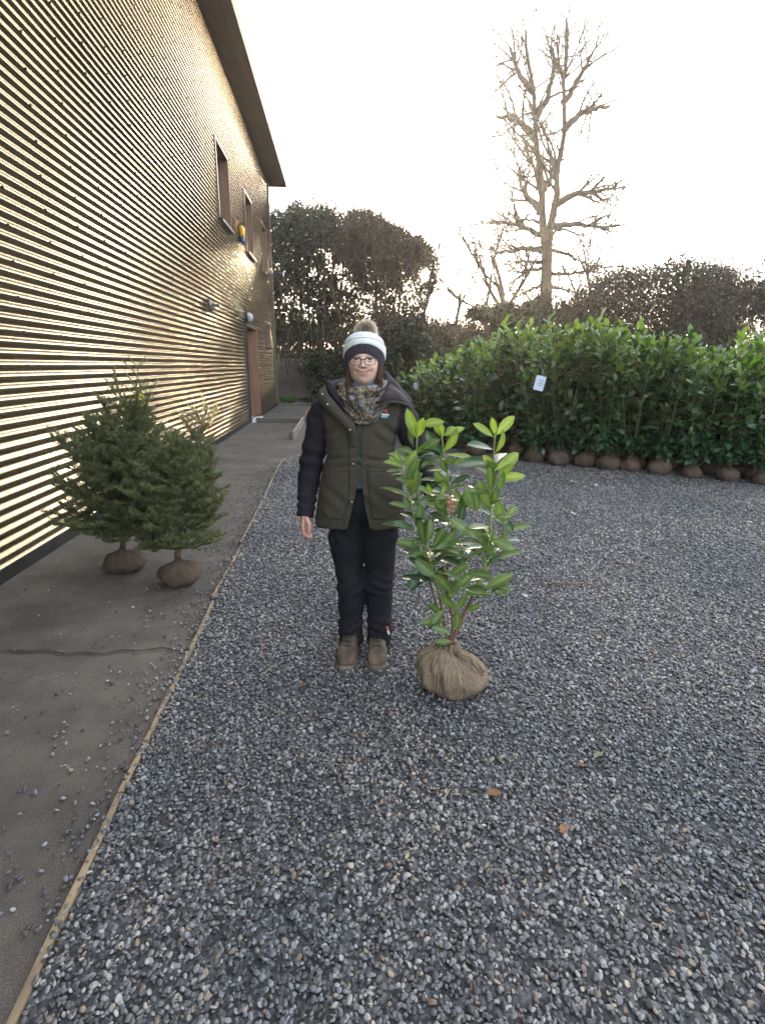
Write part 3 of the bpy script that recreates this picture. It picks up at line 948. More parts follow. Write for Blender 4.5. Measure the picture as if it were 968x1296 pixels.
# right hand bush
r3 = np.random.default_rng(61)
kB = lambda x, y: y > np.interp(x, (715, 735, 765, 800, 860, 930), (392, 362, 338, 328, 318, 330)) + 10
P = crown_points((712, 930), (318, 448), 21.5, 36000, r3, lambda x, y: kB(x, y), 1.0, lambda x, y: -.25 + .8 * np.clip((352 - y) / 30, 0, 1), 6)
t = bushy_tree('large_shrub', 'large brownish rounded shrub behind the laurels at the right', 'shrub', (7.6, 21.5, float(terrain(7.6, 21.5))), 6, P, .11, m_scrub, m_twig, 62, height=3.0, spread=1.9, stemr=.04, trunk_name='stem')
mb = MB(); r_ = np.random.default_rng(63)
for _ in range(70):
    px = r_.uniform(720, 900); p = W(px, 410, 21.2 + r_.normal(0, .8)); p[2] = terrain(p[0], p[1])
    limb(mb, p, (r_.normal(0, .3), r_.normal(0, .3), 1), r_.uniform(1.6, 2.6), .014, 2, r_, 4, .25, .2)
tw = mb.obj('twigs', m_twig, t); tw['kind'] = 'stuff'
# more of the same scrub to the right, and a low far wood
for i, (x, y, R) in enumerate(((14.5, 24, (2.6, 1.6, 2.0)), (13, 15.5, (2.2, 1.5, 1.7)))):
    mound('hedgerow_bush', ('wide brown bush at the far right edge of the bank', 'brown bush nearest the camera on the right side bank')[i], (x, y, float(terrain(x, y)) + R[2] * .8), R, 16000, .14, m_scrub, 70 + i, twigs=60)
r4 = np.random.default_rng(75)
cl = []
for _ in range(210):
    x = r4.uniform(-60, 90); y = r4.uniform(72, 90); a = r4.uniform(1.2, 2.6)
    cl.append((np.array((x, y, float(terrain(x, y)) + a * r4.uniform(.2, 1.0) + 1.4 * r4.uniform(0, 1))), (a, a, a * .8), a ** 2))
V, F = leaf_cards(clump_points(cl, 30000, r4), .5, r4)
tag(obj('distant_wood', V, F, m_scrub, smooth=False), kind='stuff')

r4 = np.random.default_rng(77)
kW = lambda x, y: y > np.interp(x, (300, 345, 400, 440, 470, 520, 560), (400, 398, 404, 398, 404, 410, 412)) + 6 * np.sin(x * .3)
P = crown_points((290, 575), (392, 455), 35, 26000, r4, kW, 1.5, lambda x, y: .5 * (y < 415), 5)
V, F = leaf_cards(P, .17, r4)
tag(obj('thicket', V, F, m_scrub, smooth=False), kind='stuff')

# leaning scrub trees in the gap
def bare(name, label, base, d, L_, r, seed, depth=3, m=None, split=(2, 4), up=.2, ivy=None, wob=.22):
    r_ = np.random.default_rng(seed); mb = MB(); tips = []
    t = thing(name, label, 'tree', base)
    limb(mb, np.array(base) - [0, 0, .2], d, L_, r * 1.9, depth, r_, 7, wob, up, split, tips)
    mb.obj('branches', m or m_twig, t)
    if ivy:
        P = np.array(tips)[r_.integers(0, len(tips), ivy)] + r_.normal(0, .09, (ivy, 3))
        V, F = leaf_cards(P, .085, r_); o_ = obj('foliage', V, F, m_scrub, t, smooth=False); o_['kind'] = 'stuff'
    return t
def tb(px, y):
    p = W(px, 420, y); p[2] = terrain(p[0], p[1]); return p
bare('leaning_tree', 'small bare tree leaning right in the gap left of the tall tree', tb(578, 19.5), (.75, 0, 1), 2.9, .085, 81, 3, ivy=700)
bare('hawthorn', 'thin bare thorn tree standing before the bright sky beside the leaning tree', tb(608, 20.5), (.1, 0, 1), 3.0, .045, 82, 3, ivy=250)
bare('scrub_tree', 'slender bare scrub branches left of the leaning tree', tb(570, 21), (.25, 0, 1), 2.6, .045, 83, 3)
bare('scrub_tree', 'dense twiggy scrub at the left foot of the tall bare tree', tb(655, 26), (-.2, 0, 1), 4.6, .07, 84, 3, split=(3, 5), ivy=300)
bare('scrub_tree', 'twiggy scrub branches at the right foot of the tall bare tree', tb(722, 26), (.3, 0, 1), 4.0, .06, 85, 3, split=(2, 4), ivy=300)

# the tall bare tree
TY = 34.0
r5 = np.random.default_rng(91)
pb = W(690, 405, TY)
bt = thing('bare_tree', 'tall bare winter tree with forked trunk against the white sky', 'tree', (pb[0], pb[1], float(terrain(pb[0], pb[1]))))
mb = MB()
P = [W(692, 440, TY), W(691, 400, TY), W(690.5, 370, TY), W(691.5, 330, TY), W(692, 305, TY)]
mb.add(*tube(curve(P, 16), np.linspace(.40, .27, 16), 12))
def big(pts, r0, r1, n=14, sub=6, L_=1.5, dep=3):
    C_ = curve([W(x, y, TY + dy) for x, y, dy in pts], n)
    C_ = C_ + r5.normal(0, .035, C_.shape)
    R = np.linspace(r0, r1, n) * (.86 if r0 > .2 else 1.45)
    mb.add(*tube(C_, R, 8))
    for _ in range(int(sub * 2.0)):
        i = r5.integers(n // 3, n)
        d = (C_[min(i + 1, n - 1)] - C_[i - 1]); d /= np.linalg.norm(d); d = d + r5.normal(0, .7, 3); d[2] += .25
        limb(mb, C_[i], d, L_ * r5.uniform(.7, 1.6), max(R[i] * .5, .036), dep, r5, 5, .30, .10, (2, 3), None, .7)
big([(690, 312, 0), (687, 285, 0), (686, 255, -.2), (685, 232, -.2), (681, 205, -.4), (677, 165, -.6), (675, 120, -.8), (668, 75, -1), (664, 40, -1)], .27, .07, sub=9, L_=2.2)
big([(693, 312, 0), (697, 285, 0), (701, 258, .2), (704, 232, .3), (708, 205, .4), (714, 160, .5), (712, 110, .8), (719, 65, .9), (717, 25, 1)], .27, .07, sub=9, L_=2.2)
big([(678, 175, -.5), (662, 158, -.7), (645, 150, -1), (628, 148, -1.3)], .14, .05, sub=4, L_=1.5)
big([(677, 150, -.6), (690, 128, -.3), (698, 100, 0), (702, 75, .2)], .13, .05, sub=4, L_=1.4)
big([(676, 120, -.8), (660, 100, -1), (650, 78, -1.2), (645, 60, -1.3)], .12, .045, sub=4, L_=1.4)
big([(713, 165, .5), (730, 148, .8), (752, 138, 1), (772, 134, 1.2)], .14, .05, sub=4, L_=1.5)
big([(712, 130, .7), (728, 108, .9), (740, 85, 1), (750, 66, 1.2)], .12, .045, sub=4, L_=1.4)
big([(715, 100, .8), (704, 80, .6), (695, 58, .5)], .10, .04, sub=5, L_=1.2)
big([(686, 240, -.2), (690, 234, 0), (697, 229, .3), (700, 210, .6)], .15, .05, sub=3)
big([(704, 258, .2), (714, 252, 0), (728, 246, -.4), (745, 243, -.8), (762, 241, -1), (780, 238, -1.2)], .16, .04, sub=9, L_=1.3)
big([(701, 287, 0), (718, 284, .3), (735, 284, .6), (755, 287, .9), (775, 286, 1.1), (792, 283, 1.2)], .12, .03, sub=7, L_=1.1)
big([(684, 268, -.2), (676, 257, -.3), (668, 250, -.5), (662, 240, -.6), (658, 226, -.7), (655, 205, -.7)], .15, .04, sub=7, L_=1.2)
big([(685, 297, 0), (672, 293, -.3), (658, 286, -.6), (640, 282, -.9), (622, 283, -1.1), (608, 280, -1.2)], .12, .03, sub=10, L_=1.1)
big([(685, 281, 0), (668, 278, .4), (655, 280, .8), (640, 284, 1)], .07, .02, sub=4, L_=.8)
big([(686, 318, 0), (674, 315, -.3), (660, 314, -.6), (645, 317, -.8), (630, 319, -1), (615, 315, -1)], .13, .03, sub=10, L_=1.0)
big([(686, 332, 0), (670, 332, .3), (655, 331, .6), (640, 335, .9)], .09, .025, sub=6, L_=.9)
big([(687, 341, 0), (672, 342, -.3), (655, 350, -.6), (640, 372, -.8)], .09, .025, sub=7, L_=1.0)
big([(697, 316, 0), (712, 320, .3), (726, 326, .6), (740, 333, .8), (752, 344, 1)], .08, .025, sub=8, L_=.9)
big([(697, 346, 0), (715, 347, -.3), (735, 345, -.6), (758, 340, -.8)], .08, .025, sub=8, L_=1.0)
big([(697, 362, 0), (712, 366, .3), (730, 372, .6)], .08, .025, sub=7, L_=1.0)
big([(686, 362, 0), (668, 368, .3), (650, 380, .6)], .08, .025, sub=7, L_=1.0)
big([(687, 375, 0), (668, 384, -.3), (648, 398, -.6)], .1, .03, sub=6, L_=1.0)
big([(697, 300, 0), (704, 293, -.2), (722, 292, -.5), (735, 303, -.7), (741, 314, -.8)], .06, .02, sub=4, L_=.5)
mb.obj('trunk', m_barkw, bt)
# birds
for i, (x, y) in enumerate(((768, 256), (788, 240))):
    p = W(x, y, 30)
    mb = MB()
    mb.add(*sphere(p, (.05, .13, .05), 8, 6))
    mb.add(*tube([p + (.0, 0, .02), p + (-.10, .03, .10), p + (-.22, .05, .05)], [.05, .04, .008], 6, flat=.25))
    mb.add(*tube([p + (.0, 0, .02), p + (.08, .03, .14), p + (.14, .05, .20)], [.05, .04, .008], 6, flat=.25))
    mb.top('bird', m_dark, ('lower of two small dark birds flying right of the bare tree', 'upper of two small dark birds flying by the branch tip')[i], 'bird', p, group=None)
# ------------------------------------------------------------------ root balls, laurels, spruces
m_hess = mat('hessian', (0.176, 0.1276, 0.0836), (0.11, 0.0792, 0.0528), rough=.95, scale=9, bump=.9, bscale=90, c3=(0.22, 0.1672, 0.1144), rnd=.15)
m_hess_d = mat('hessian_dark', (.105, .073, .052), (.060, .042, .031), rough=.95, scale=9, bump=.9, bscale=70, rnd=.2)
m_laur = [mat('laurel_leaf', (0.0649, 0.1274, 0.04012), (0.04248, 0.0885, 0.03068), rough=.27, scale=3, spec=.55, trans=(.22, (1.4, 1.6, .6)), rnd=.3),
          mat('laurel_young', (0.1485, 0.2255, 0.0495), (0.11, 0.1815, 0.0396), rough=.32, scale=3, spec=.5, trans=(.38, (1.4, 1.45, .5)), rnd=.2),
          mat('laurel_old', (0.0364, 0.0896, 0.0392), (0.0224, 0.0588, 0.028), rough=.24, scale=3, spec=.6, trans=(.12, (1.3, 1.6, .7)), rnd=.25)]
m_stem = mat('laurel_stem', (.10, .12, .04), (.13, .085, .05), rough=.7, scale=4)

def leaf_shape(nl, nw, L_, wd, fold, curl, wavy, seed, petiole=0.0):
    """a laurel leaf along +Y, its upper side +Z: folded midrib, drooping tip, slightly wavy edge"""
    r_ = np.random.default_rng(seed)
    t = np.linspace(0, 1, nl + 1)
    half = wd * np.sin(np.pi * np.clip(t, 0, 1) ** 1.12) ** .66
    half[0] = wd * .06; half[-1] = wd * .03
    V = []
    u = np.linspace(-1, 1, nw + 1)
    ph = r_.uniform(0, 6.28)
    for i, tt in enumerate(t):
        z0 = -curl * tt ** 2
        for uu in u:
            x = half[i] * uu
            V.append((x + .04 * L_ * math.sin(tt * 2.2 + ph) * tt, L_ * tt * (1 - .12 * curl / L_ * tt), z0 * 1.0 + fold * abs(x) + wavy * math.sin(tt * 11 + ph + 1.5 * np.sign(uu)) * abs(uu) ** 2))
    V = np.array(V)
    k = nw + 1
    F = [(i * k + j, i * k + j + 1, (i + 1) * k + j + 1, (i + 1) * k + j) for i in range(nl) for j in range(nw)]
    return V, F

def frame_from(d, up):
    d = np.asarray(d, float); d = d / np.linalg.norm(d)
    x = np.cross(d, up); x /= np.linalg.norm(x) + 1e-9
    z = np.cross(x, d)
    return np.stack([x, d, z], 1)

def root_ball(c, R, seed, knot=.35, n=40, m=26):
    """lumpy hessian bag: squashed ball, flat below, gathered into a neck above; c = centre of its foot"""
    r_ = np.random.default_rng(seed)
    th = np.linspace(0, 2 * math.pi, n, endpoint=False)
    rings = []
    npl = r_.integers(11, 16)
    for v in np.linspace(0, 1, m):
        if v < .82:
            a = -math.pi / 2 + (v / .82) * math.pi * .93
            rr, zz = math.cos(a), math.sin(a)
            zz = (max(zz, -.72) + .72) / 1.72
        else:
            q = (v - .82) / .18
            rr = lerp(math.cos(-math.pi / 2 + math.pi * .93), .11 + .10 * q ** 2, q); zz = 1.0 + knot * .35 * q
        amp = .05 * (.2 + sstep((zz - .35) / .6))
        ripple = amp * np.abs(np.sin(th * npl / 2 + 1.2 * v + .4 * np.sin(3 * th))) * (rr > .12)
        rings.append(np.stack([np.cos(th) * (rr - ripple * 1.4) * R[0], np.sin(th) * (rr - ripple * 1.4) * R[1], np.full(n, zz * R[2])], 1))
    V, F = loft(rings)
    V = V * (1 + .06 * wav(V / R[0], 2.0, seed)[:, None] * np.array([1, 1, .6]) + .03 * wav(V / R[0], 7.0, seed + 1)[:, None])
    V = V + (.0055 * wav(V, 42, seed + 2) + .0045 * wav(V * [1, 1, .4], 85, seed + 3))[:, None] * np.array([1, 1, .6])
    V[:, 2] -= V[:, 2].min()
    return V + np.asarray(c), F

# four laurel plants of the hedge, each copied
lau_protos = []
def make_hedge_laurel(seed, H):
    r_ = np.random.default_rng(seed)
    t = thing('cherry_laurel', 'x', 'laurel', (0, 0, 0))
    V, F = root_ball((0, 0, 0), (.175, .16, .235), seed, n=34, m=20)
    mk = MB(); mk.add(V, F)
    for k in range(3):                    # knotted corners of the cloth
        a = r_.uniform(0, 6.28)
        P = [(.05 * math.cos(a), .05 * math.sin(a), .205), (.08 * math.cos(a), .08 * math.sin(a), .24 + .02 * r_.random()), (.12 * math.cos(a + .3), .12 * math.sin(a + .3), .225)]
        mk.add(*tube(curve(P, 6), [.03, .028, .024, .02, .016, .008], 6, flat=.6))
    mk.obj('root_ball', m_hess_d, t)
    mb = MB(); LV, LF, LM, nv = [], [], [], 0
    lv = [leaf_shape(3, 2, 1.0, .235, .25, .2, .0, seed + i) for i in range(3)]
    for s in range(r_.integers(9, 12)):
        a = r_.uniform(0, 6.28); sp = r_.uniform(.05, .40)
        h = H * r_.uniform(.72, 1.0)
        P = curve([(.02 * math.cos(a), .02 * math.sin(a), .22), (sp * .5 * math.cos(a), sp * .5 * math.sin(a), h * .4), (sp * math.cos(a) + r_.normal(0, .04), sp * math.sin(a) + r_.normal(0, .04), h)], 14)
        mb.add(*tube(P, np.linspace(.012, .004, 14), 5), 0)
        nb = int(66 * h / 2)
        for k in range(nb):
            f = .16 + .84 * (k + r_.uniform(0, .8)) / nb
            i = min(int(f * 13), 12); p = lerp(P[i], P[i + 1], f * 13 - i)
            ph = k * 2.4 + r_.normal(0, .5)
            el = lerp(.0, 1.15, max(0, f - .45) / .55) + r_.normal(0, .3)
            d = np.array([math.cos(ph) * math.cos(el), math.sin(ph) * math.cos(el), math.sin(el)])
            if r_.random() < .62:                       # short side twig
                tw = d * r_.uniform(.05, .17) + [0, 0, .03]; q = p + tw
            else: q = p
            for rep in range(1 if r_.random() < .45 else 2):
                dd = d + r_.normal(0, .38, 3)
                B = frame_from(dd, np.array([0, 0, 1]) + r_.normal(0, .45, 3))
                L_ = r_.uniform(.11, .18)
                v_, f_ = lv[r_.integers(0, 3)]
                LV.append((v_ * L_) @ B.T + q); LF.append(np.array(f_) + nv); nv += len(v_)
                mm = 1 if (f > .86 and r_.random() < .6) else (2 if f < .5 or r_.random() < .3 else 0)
                LM += [mm] * len(f_)
    mb.obj('stem', m_stem, t)
    o = obj('foliage', np.concatenate(LV), np.concatenate(LF), m_laur, t, fmat=LM)
    o['kind'] = 'stuff'
    return t
protos = [make_hedge_laurel(300 + i, h) for i, h in enumerate((1.95, 2.02, 1.85, 1.95))]
short = make_hedge_laurel(310, 1.38)
for p in protos + [short]: p.location = (0, -60, 0)
used = set()
def place_laurel(p, x, y, rz, label, group, s=1.0):
    if p.name not in used:
        used.add(p.name); p.location = (x, y, .012); p.rotation_euler = (0, 0, rz); p.scale = (s,) * 3
        p['label'] = label
        if group: p['group'] = group
        return p
    return copy_thing(p, (x, y, .012), rz, label, group, s)
r_h = np.random.default_rng(320)
FR = [(602, 579, 'front row laurel whose pale root ball shows between the stems of the held plant'),
      (655, 581, 'front row laurel in deep shade just right of the held plant'),
      (677, 588, 'front row laurel on a small upright root ball left of the rounder one'),
      (709, 592, 'front row laurel on the round root ball standing furthest forward'),
      (744, 594, 'front row laurel on the lumpy root ball between two rounder ones'),
      (772, 598, 'front row laurel on the broad root ball second from the photo edge'),
      (800, 600, 'front row laurel on the root ball cut by the right photo edge'),
      (838, 604, 'front row laurel just beyond the right edge of the photographed part'),
      (880, 609, 'front row laurel third from the right end of the row'),
      (925, 613, 'front row laurel second from the right end of the row'),
      (972, 618, 'front row laurel at the right end of the row')]
base_pts = []
for i, (px, py, lab) in enumerate(FR):
    g = G(px, py); base_pts.append(g[:2])
    place_laurel(protos[i % 4], g[0], g[1] + .12, r_h.uniform(0, 6.28), lab, 'laurels of the front hedge row', r_h.uniform(.92, 1.04) * np.interp(px, (602, 640, 700, 800, 900), (.93, 1.0, 1.0, .93, .86)))
# the row goes on behind the held plant and the person
line = np.array([(1.40, 10.75), (1.10, 11.25), (.84, 11.75), (.60, 12.25)])
for i, (x, y) in enumerate(line):
    place_laurel(short, x, y, r_h.uniform(0, 6.28), ('shorter laurel nearest the tall ones at the far end of the row', 'second shorter laurel at the far end of the hedge row', 'third shorter laurel towards the far end of the hedge row',
                 'last short laurel at the far left end of the hedge')[i], 'shorter laurels at the far end', (1.22, 1.13, 1.04, .97)[i])
# rows behind
front = np.concatenate([line[::-1], np.array(base_pts)])
for row in range(1, 4):
    for i in range(len(front)):
        for half in (0, .5):
            a = front[i]; b = front[min(i + 1, len(front) - 1)]
            if half and (i == len(front) - 1 or row == 3): continue
            q = lerp(a, b, half) + np.array([.74, .67]) * .46 * row + r_h.normal(0, .05, 2)
            sh = i < 4
            if sh and row == 3: continue
            place_laurel(short if sh else protos[r_h.integers(0, 4)], q[0], q[1] + .12, r_h.uniform(0, 6.28),
                         'short laurel standing behind the short front laurels at the far end' if sh else 'laurel in the block behind the front row, only its upper leaves showing',
                         'short laurels in the back rows' if sh else 'laurels in the back rows', r_h.uniform(.95, 1.12) * (1.06 if i == 3 else 1.0) if sh else r_h.uniform(.86, 1.05) * float(np.interp(q[0], (1.6, 2.2, 3.4, 5), (.95, 1.0, .95, .86))))
# white labels hanging in the hedge
m_tag = mat('label_card', (.62, .70, .85), (.56, .64, .80), rough=.45, scale=6)
m_print = mat('label_print', (.25, .30, .40), rough=.6)
def hang_tag(px, py, Y, w, h, rz, tilt, label):
    c = W(px, py, Y)
    R = np.array(Matrix.Rotation(rz, 3, 'Z') @ Matrix.Rotation(tilt, 3, 'Y'))
    mb = MB()
    gx, gz_ = np.meshgrid(np.linspace(-w, w, 5), np.linspace(-h, h, 7))
    for sg in (1, -1):
        V = np.stack([gx.ravel(), .02 * (gx.ravel() / w) ** 2 - .001 * sg, gz_.ravel()], 1)
        i_ = np.arange(35).reshape(7, 5)
        F = [(i_[a, b], i_[a, b + 1], i_[a + 1, b + 1], i_[a + 1, b]) for a in range(6) for b in range(4)]
        mb.add(V @ R.T + c, F if sg > 0 else [f[::-1] for f in F])
    t = mb.top('plant_label', m_tag, label, 'label', c)
    mb = MB()
    for k, zz in enumerate((.45, .2, -.05, -.3)):
        V, F = box((w * .1, -.004 - .0008, h * zz), (w * (.35 if k % 2 else .5), .0008, h * .035)); mb.add(V @ R.T + c, F)
    mb.obj('print', m_print, t)
    mb = MB(); mb.add(*tube([c + R @ [0, 0, h], c + R @ [0, .03, h + .07], c + [0, .12, h + .16]], .003, 5))
    mb.obj('tie', m_tag, t)
hang_tag(683, 485, 8.55, .072, .105, -.15, .22, 'white card label hanging in the middle of the tall laurels')
hang_tag(527, 489, 11.6, .05, .075, .1, -.2, 'small pale blue label at the far left end of the hedge')

# ---- spruces at the left
m_need = mat('spruce_needle', (0.1722, 0.1985, 0.09113), (0.1053, 0.1337, 0.0648), rough=.55, scale=5, spec=.35, trans=(.22, (1.2, 1.2, .6)), c3=(0.243, 0.2532, 0.1013))
m_spst = mat('spruce_bark', (.14, .085, .045), (.10, .06, .035), rough=.9, scale=12)
m_rib = mat('yellow_ribbon', (.72, .70, .06), (.66, .64, .05), rough=.5, trans=(.3, (1.2, 1.2, .6)))
m_hess_s = mat('hessian_damp', (.105, .072, .048), (.062, .043, .03), rough=.95, scale=9, bump=1.0, bscale=80, c3=(.15, .11, .075))
def spruce(base, H, rad, seed, label, leader, ball_R, z0=.19, nl=12):
    r_ = np.random.default_rng(seed)
    t = thing('rootballed_spruce', label, 'spruce', base)
    B = np.array(base)
    V, F = root_ball(B, ball_R, seed, n=60, m=30); obj('root_ball', V, F, m_hess_s, t)
    mb = MB(); NV = []
    ld = curve([B + [0, 0, z0], B + [(leader[0] - B[0]) * .25, (leader[1] - B[1]) * .25, H * .55], np.array(leader)], 24)
    mb.add(*tube(ld, np.linspace(.022, .005, 24), 7))
    def needles(P, dens, ln):
        """needles round a twig path"""
        P = np.asarray(P); seg = np.diff(P, axis=0); Ls = np.linalg.norm(seg, axis=1)
        for a, s, l in zip(P[:-1], seg, Ls):
            n = max(2, int(l * dens)); T = s / l
            d = r_.normal(size=(n, 3)); d -= (d @ T)[:, None] * T; d /= np.linalg.norm(d, axis=1)[:, None] + 1e-9
            d = d + T * r_.uniform(.4, 1.0, n)[:, None]; d /= np.linalg.norm(d, axis=1)[:, None]
            d[:, 2] += .18
            p = a + s * r_.uniform(0, 1, n)[:, None]
            w = np.cross(d, r_.normal(size=(n, 3))); w /= np.linalg.norm(w, axis=1)[:, None] + 1e-9
            L_ = ln * r_.uniform(.7, 1.2, n)[:, None]
            NV.append(np.stack([p - w * .0015, p + w * .0015, p + d * L_], 1))
    def twig(p, d, L_, r, depth, ln):
        n = 5; P = [p]; d = d / np.linalg.norm(d)
        for i in range(n):
            d = d + r_.normal(0, .07, 3) + [0, 0, .035]; d /= np.linalg.norm(d); P.append(P[-1] + d * L_ / n)
        P = np.array(P)
        mb.add(*tube(P, np.linspace(r, r * .5, n + 1), 3))
        needles(P, 900, ln)
        if depth:
            for k in range(int(3 + L_ * 15)):
                f = r_.uniform(.2, 1.0); i = min(int(f * n), n - 1); q = lerp(P[i], P[i + 1], f * n - i)
                side = np.cross(d, [0, 0, 1]); side /= np.linalg.norm(side) + 1e-9
                dd = d * .8 + side * (1 if k % 2 else -1) * r_.uniform(.5, .9) + r_.normal(0, .15, 3)
                twig(q, dd, L_ * (1.05 - f * .6) * r_.uniform(.35, .6), r * .55, depth - 1, ln)
    for k in range(nl):
        f = (k + .3) / nl; z = lerp(z0 + .05, H * .80, f)
        i = int(np.argmin(np.abs(ld[:, 2] - B[2] - z)))
        nb = 10 if f < .75 else 7
        for j in range(nb):
            a = j * 6.28 / nb + k * .7 + r_.normal(0, .15)
            up = lerp(.12, 2.2, f ** .9) + r_.normal(0, .1)
            L_ = rad * (lerp(.80, 1.02, f / .4) if f < .4 else lerp(1.02, .62, (f - .4) / .6)) * r_.uniform(.8, 1.08)
            twig(ld[i], np.array([math.cos(a), math.sin(a), up]), L_, .006, 2, .021)
    # last whorl of upright tips and the leader shoot
    for j in range(5):
        a = j * 1.256 + .4
        twig(ld[19], np.array([math.cos(a) * .6, math.sin(a) * .6, 1.0]), rad * r_.uniform(.5, .8), .005, 1, .016)
    needles(ld[12:], 420, .014)
    for _ in range(6): twig(ld[-1], np.array([r_.normal(0, .6), r_.normal(0, .6), .5]), .03, .003, 0, .012)
    mb.obj('branches', m_spst, t)
    NV = np.concatenate(NV).reshape(-1, 3)
    o = obj('needles', NV, np.arange(len(NV)).reshape(-1, 3), m_need, t, smooth=False); o['kind'] = 'stuff'
    return t
g1 = G(228, 738); g1[2] = 0.004
s1 = spruce(g1, 1.02, .43, 401, 'rootballed spruce on the round hessian ball in front of the path', W(262, 518, g1[1] + .05), (.155, .145, .155))
g2 = G(160, 722); g2[2] = 0.004
s2 = spruce(g2, 1.15, .54, 402, 'taller rootballed spruce at the left with yellow ribbon on its leader', W(178, 484, g2[1]), (.165, .155, .16))
# ribbon on the leader
q = W(178, 500, g2[1])
mb = MB()
for a in (-.9, -.25, .45, 1.0):
    P = [q, q + [math.sin(a) * .025, -.012, .004], q + [math.sin(a) * .04, -.014, -.045 - .012 * abs(a)]]
    mb.add(*tube(P, [.007, .007, .005], 6, flat=.15))
mb.add(*sphere(q, (.009, .009, .009), 8, 6))
tag(mb.top('ribbon', m_rib, 'bright yellow ribbon tied to the leader of the left spruce', 'ribbon', q))

# ------------------------------------------------------------------ the big laurel in front, every leaf a part
pl_base = G(566, 893); pl_base[2] = .012
BY = pl_base[1] + .13
hp = thing('cherry_laurel', 'tall cherry laurel in a hessian root ball held upright by the person', 'laurel', pl_base)
V, F = root_ball((0, 0, 0), (.168, .155, .200), 501, knot=.30, n=110, m=54)
V[:, 0] += .018 * np.sin(V[:, 2] * 16 + .6) - .02 * (V[:, 2] / .2 - .5)                       # leans and sags as a sack does
V[:, 0] *= 1 + .05 * np.sign(V[:, 0]) * (V[:, 2] < .12)
V[:, 2] -= .022 * np.clip(V[:, 0] / .15, -1, 1) * np.clip(V[:, 2] / .15, 0, 1)
V = V + (.0045 * wav(V, 34, 505) + .0028 * wav(V * [1, 1, .35], 95, 506))[:, None] * np.array([1, 1, .5]) * np.clip(V[:, 2:3] / .03, 0, 1)
V = V + np.array([W(566, 860, BY)[0], BY, .012])
ball = obj('root_ball', V, F, m_hess, hp)
# hessian strands gathered to the knot
mb = MB(); r_ = np.random.default_rng(502)
cxy = np.array([W(566, 860, BY)[0], BY])
kn = np.array([W(573, 832, BY - .04)[0], BY - .05, .235])
Vn = V; cen = V.mean(0)
NB = None
def ball_pt(az, el):
    d = np.array([math.cos(az) * math.cos(el), math.sin(az) * math.cos(el), math.sin(el)])
    q = (Vn - cen); qq = q / np.linalg.norm(q, axis=1)[:, None]
    w_ = qq @ d; i = np.argsort(-w_)[:3]
    return cen + d * np.linalg.norm(q[i], axis=1).mean()
for k in range(150):
    az = r_.uniform(0, 6.28); e0 = r_.uniform(-.75, .25); daz = r_.normal(0, .18)
    P = [ball_pt(az + daz * (1 - f), lerp(e0, 1.22, f)) for f in np.linspace(0, 1, 9)]
    P = curve(P, 12); P = cen + (P - cen) * 1.008
    mb.add(*tube(P, np.full(12, r_.uniform(.0011, .0024)), 4))
m_strand = mat('hessian_strand', (.27, .205, .14), (.19, .142, .095), rough=.95, scale=30)
st = mb.obj('hessian_strands', m_strand, ball); st['kind'] = 'stuff'
mb = MB()
for k in range(9):
    a = k * .7; b = np.array([cxy[0], BY, .208])
    P = [b + [math.cos(a) * .05, math.sin(a) * .05, -.012], b + [math.cos(a) * .032, math.sin(a) * .032, .018], b + [math.cos(a) * .04 + .004, math.sin(a) * .04, .04 + r_.uniform(-.01, .012)]]
    mb.add(*tube(curve(P, 6), [.016, .015, .013, .012, .012, .008], 6, flat=.6))
kp = np.array([cxy[0] + .12, BY - .085, .175])
for k in range(4):
    P = [np.array([cxy[0] + .03, BY - .05, .222]), np.array([cxy[0] + .085, BY - .085, .205]) + r_.normal(0, .008, 3), kp + r_.normal(0, .012, 3), kp + [.045, .01, -.035] + r_.normal(0, .01, 3)]
    mb.add(*tube(curve(P, 8), np.linspace(.013, .007, 8), 6, flat=.7))
mb.obj('knot', m_hess, ball)

# stems: (photo pixel path with distance), radius at the foot
def sp(*q): return np.array([W(x, y, d) for x, y, d in q])
foot_ = (568, 822, BY)
STEMS = {
    'A': (sp(foot_, (586, 780, BY), (603, 745, BY - .01), (614, 712, BY - .02), (619, 680, BY - .03), (622, 640, BY - .03), (624, 600, BY - .03), (625, 570, BY - .03), (626, 551, BY - .03)), .0095),
    'B': (sp(foot_, (573, 790, BY + .01), (567, 755, BY + .04), (566, 720, BY + .07), (571, 680, BY + .09), (571, 640, BY + .10), (566, 600, BY + .09), (561, 570, BY + .08), (559, 552, BY + .07)), .0085),
    'C': (sp(foot_, (562, 790, BY - .01), (556, 755, BY - .05), (545, 715, BY - .08), (531, 680, BY - .10), (522, 645, BY - .11), (516, 615, BY - .11), (510, 592, BY - .11)), .0075),
    'D': (sp((566, 800, BY), (553, 768, BY + .06), (541, 720, BY + .09), (533, 660, BY + .09), (527, 610, BY + .07), (527, 575, BY + .06), (528, 554, BY + .06)), .0065),
    'E': (sp((603, 745, BY - .01), (618, 715, BY + .04), (632, 688, BY + .05), (638, 664, BY + .05), (644, 640, BY + .05)), .0055),
    'F': (sp((571, 668, BY + .09), (560, 648, BY + .0), (550, 634, BY - .05), (543, 622, BY - .08)), .0035),
    'G': (sp((574, 780, BY), (586, 750, BY - .08), (588, 715, BY - .11), (583, 690, BY - .13)), .005),
    'H': (sp((556, 755, BY - .05), (549, 730, BY - .12), (546, 708, BY - .15), (540, 690, BY - .17)), .004),
    'I': (sp((603, 745, BY - .01), (618, 752, BY - .03), (628, 748, BY - .04)), .0035),
}
m_bst = mat('laurel_wood', (.17, .095, .05), (.12, .07, .038), rough=.75, scale=14, bump=.3, bscale=50)
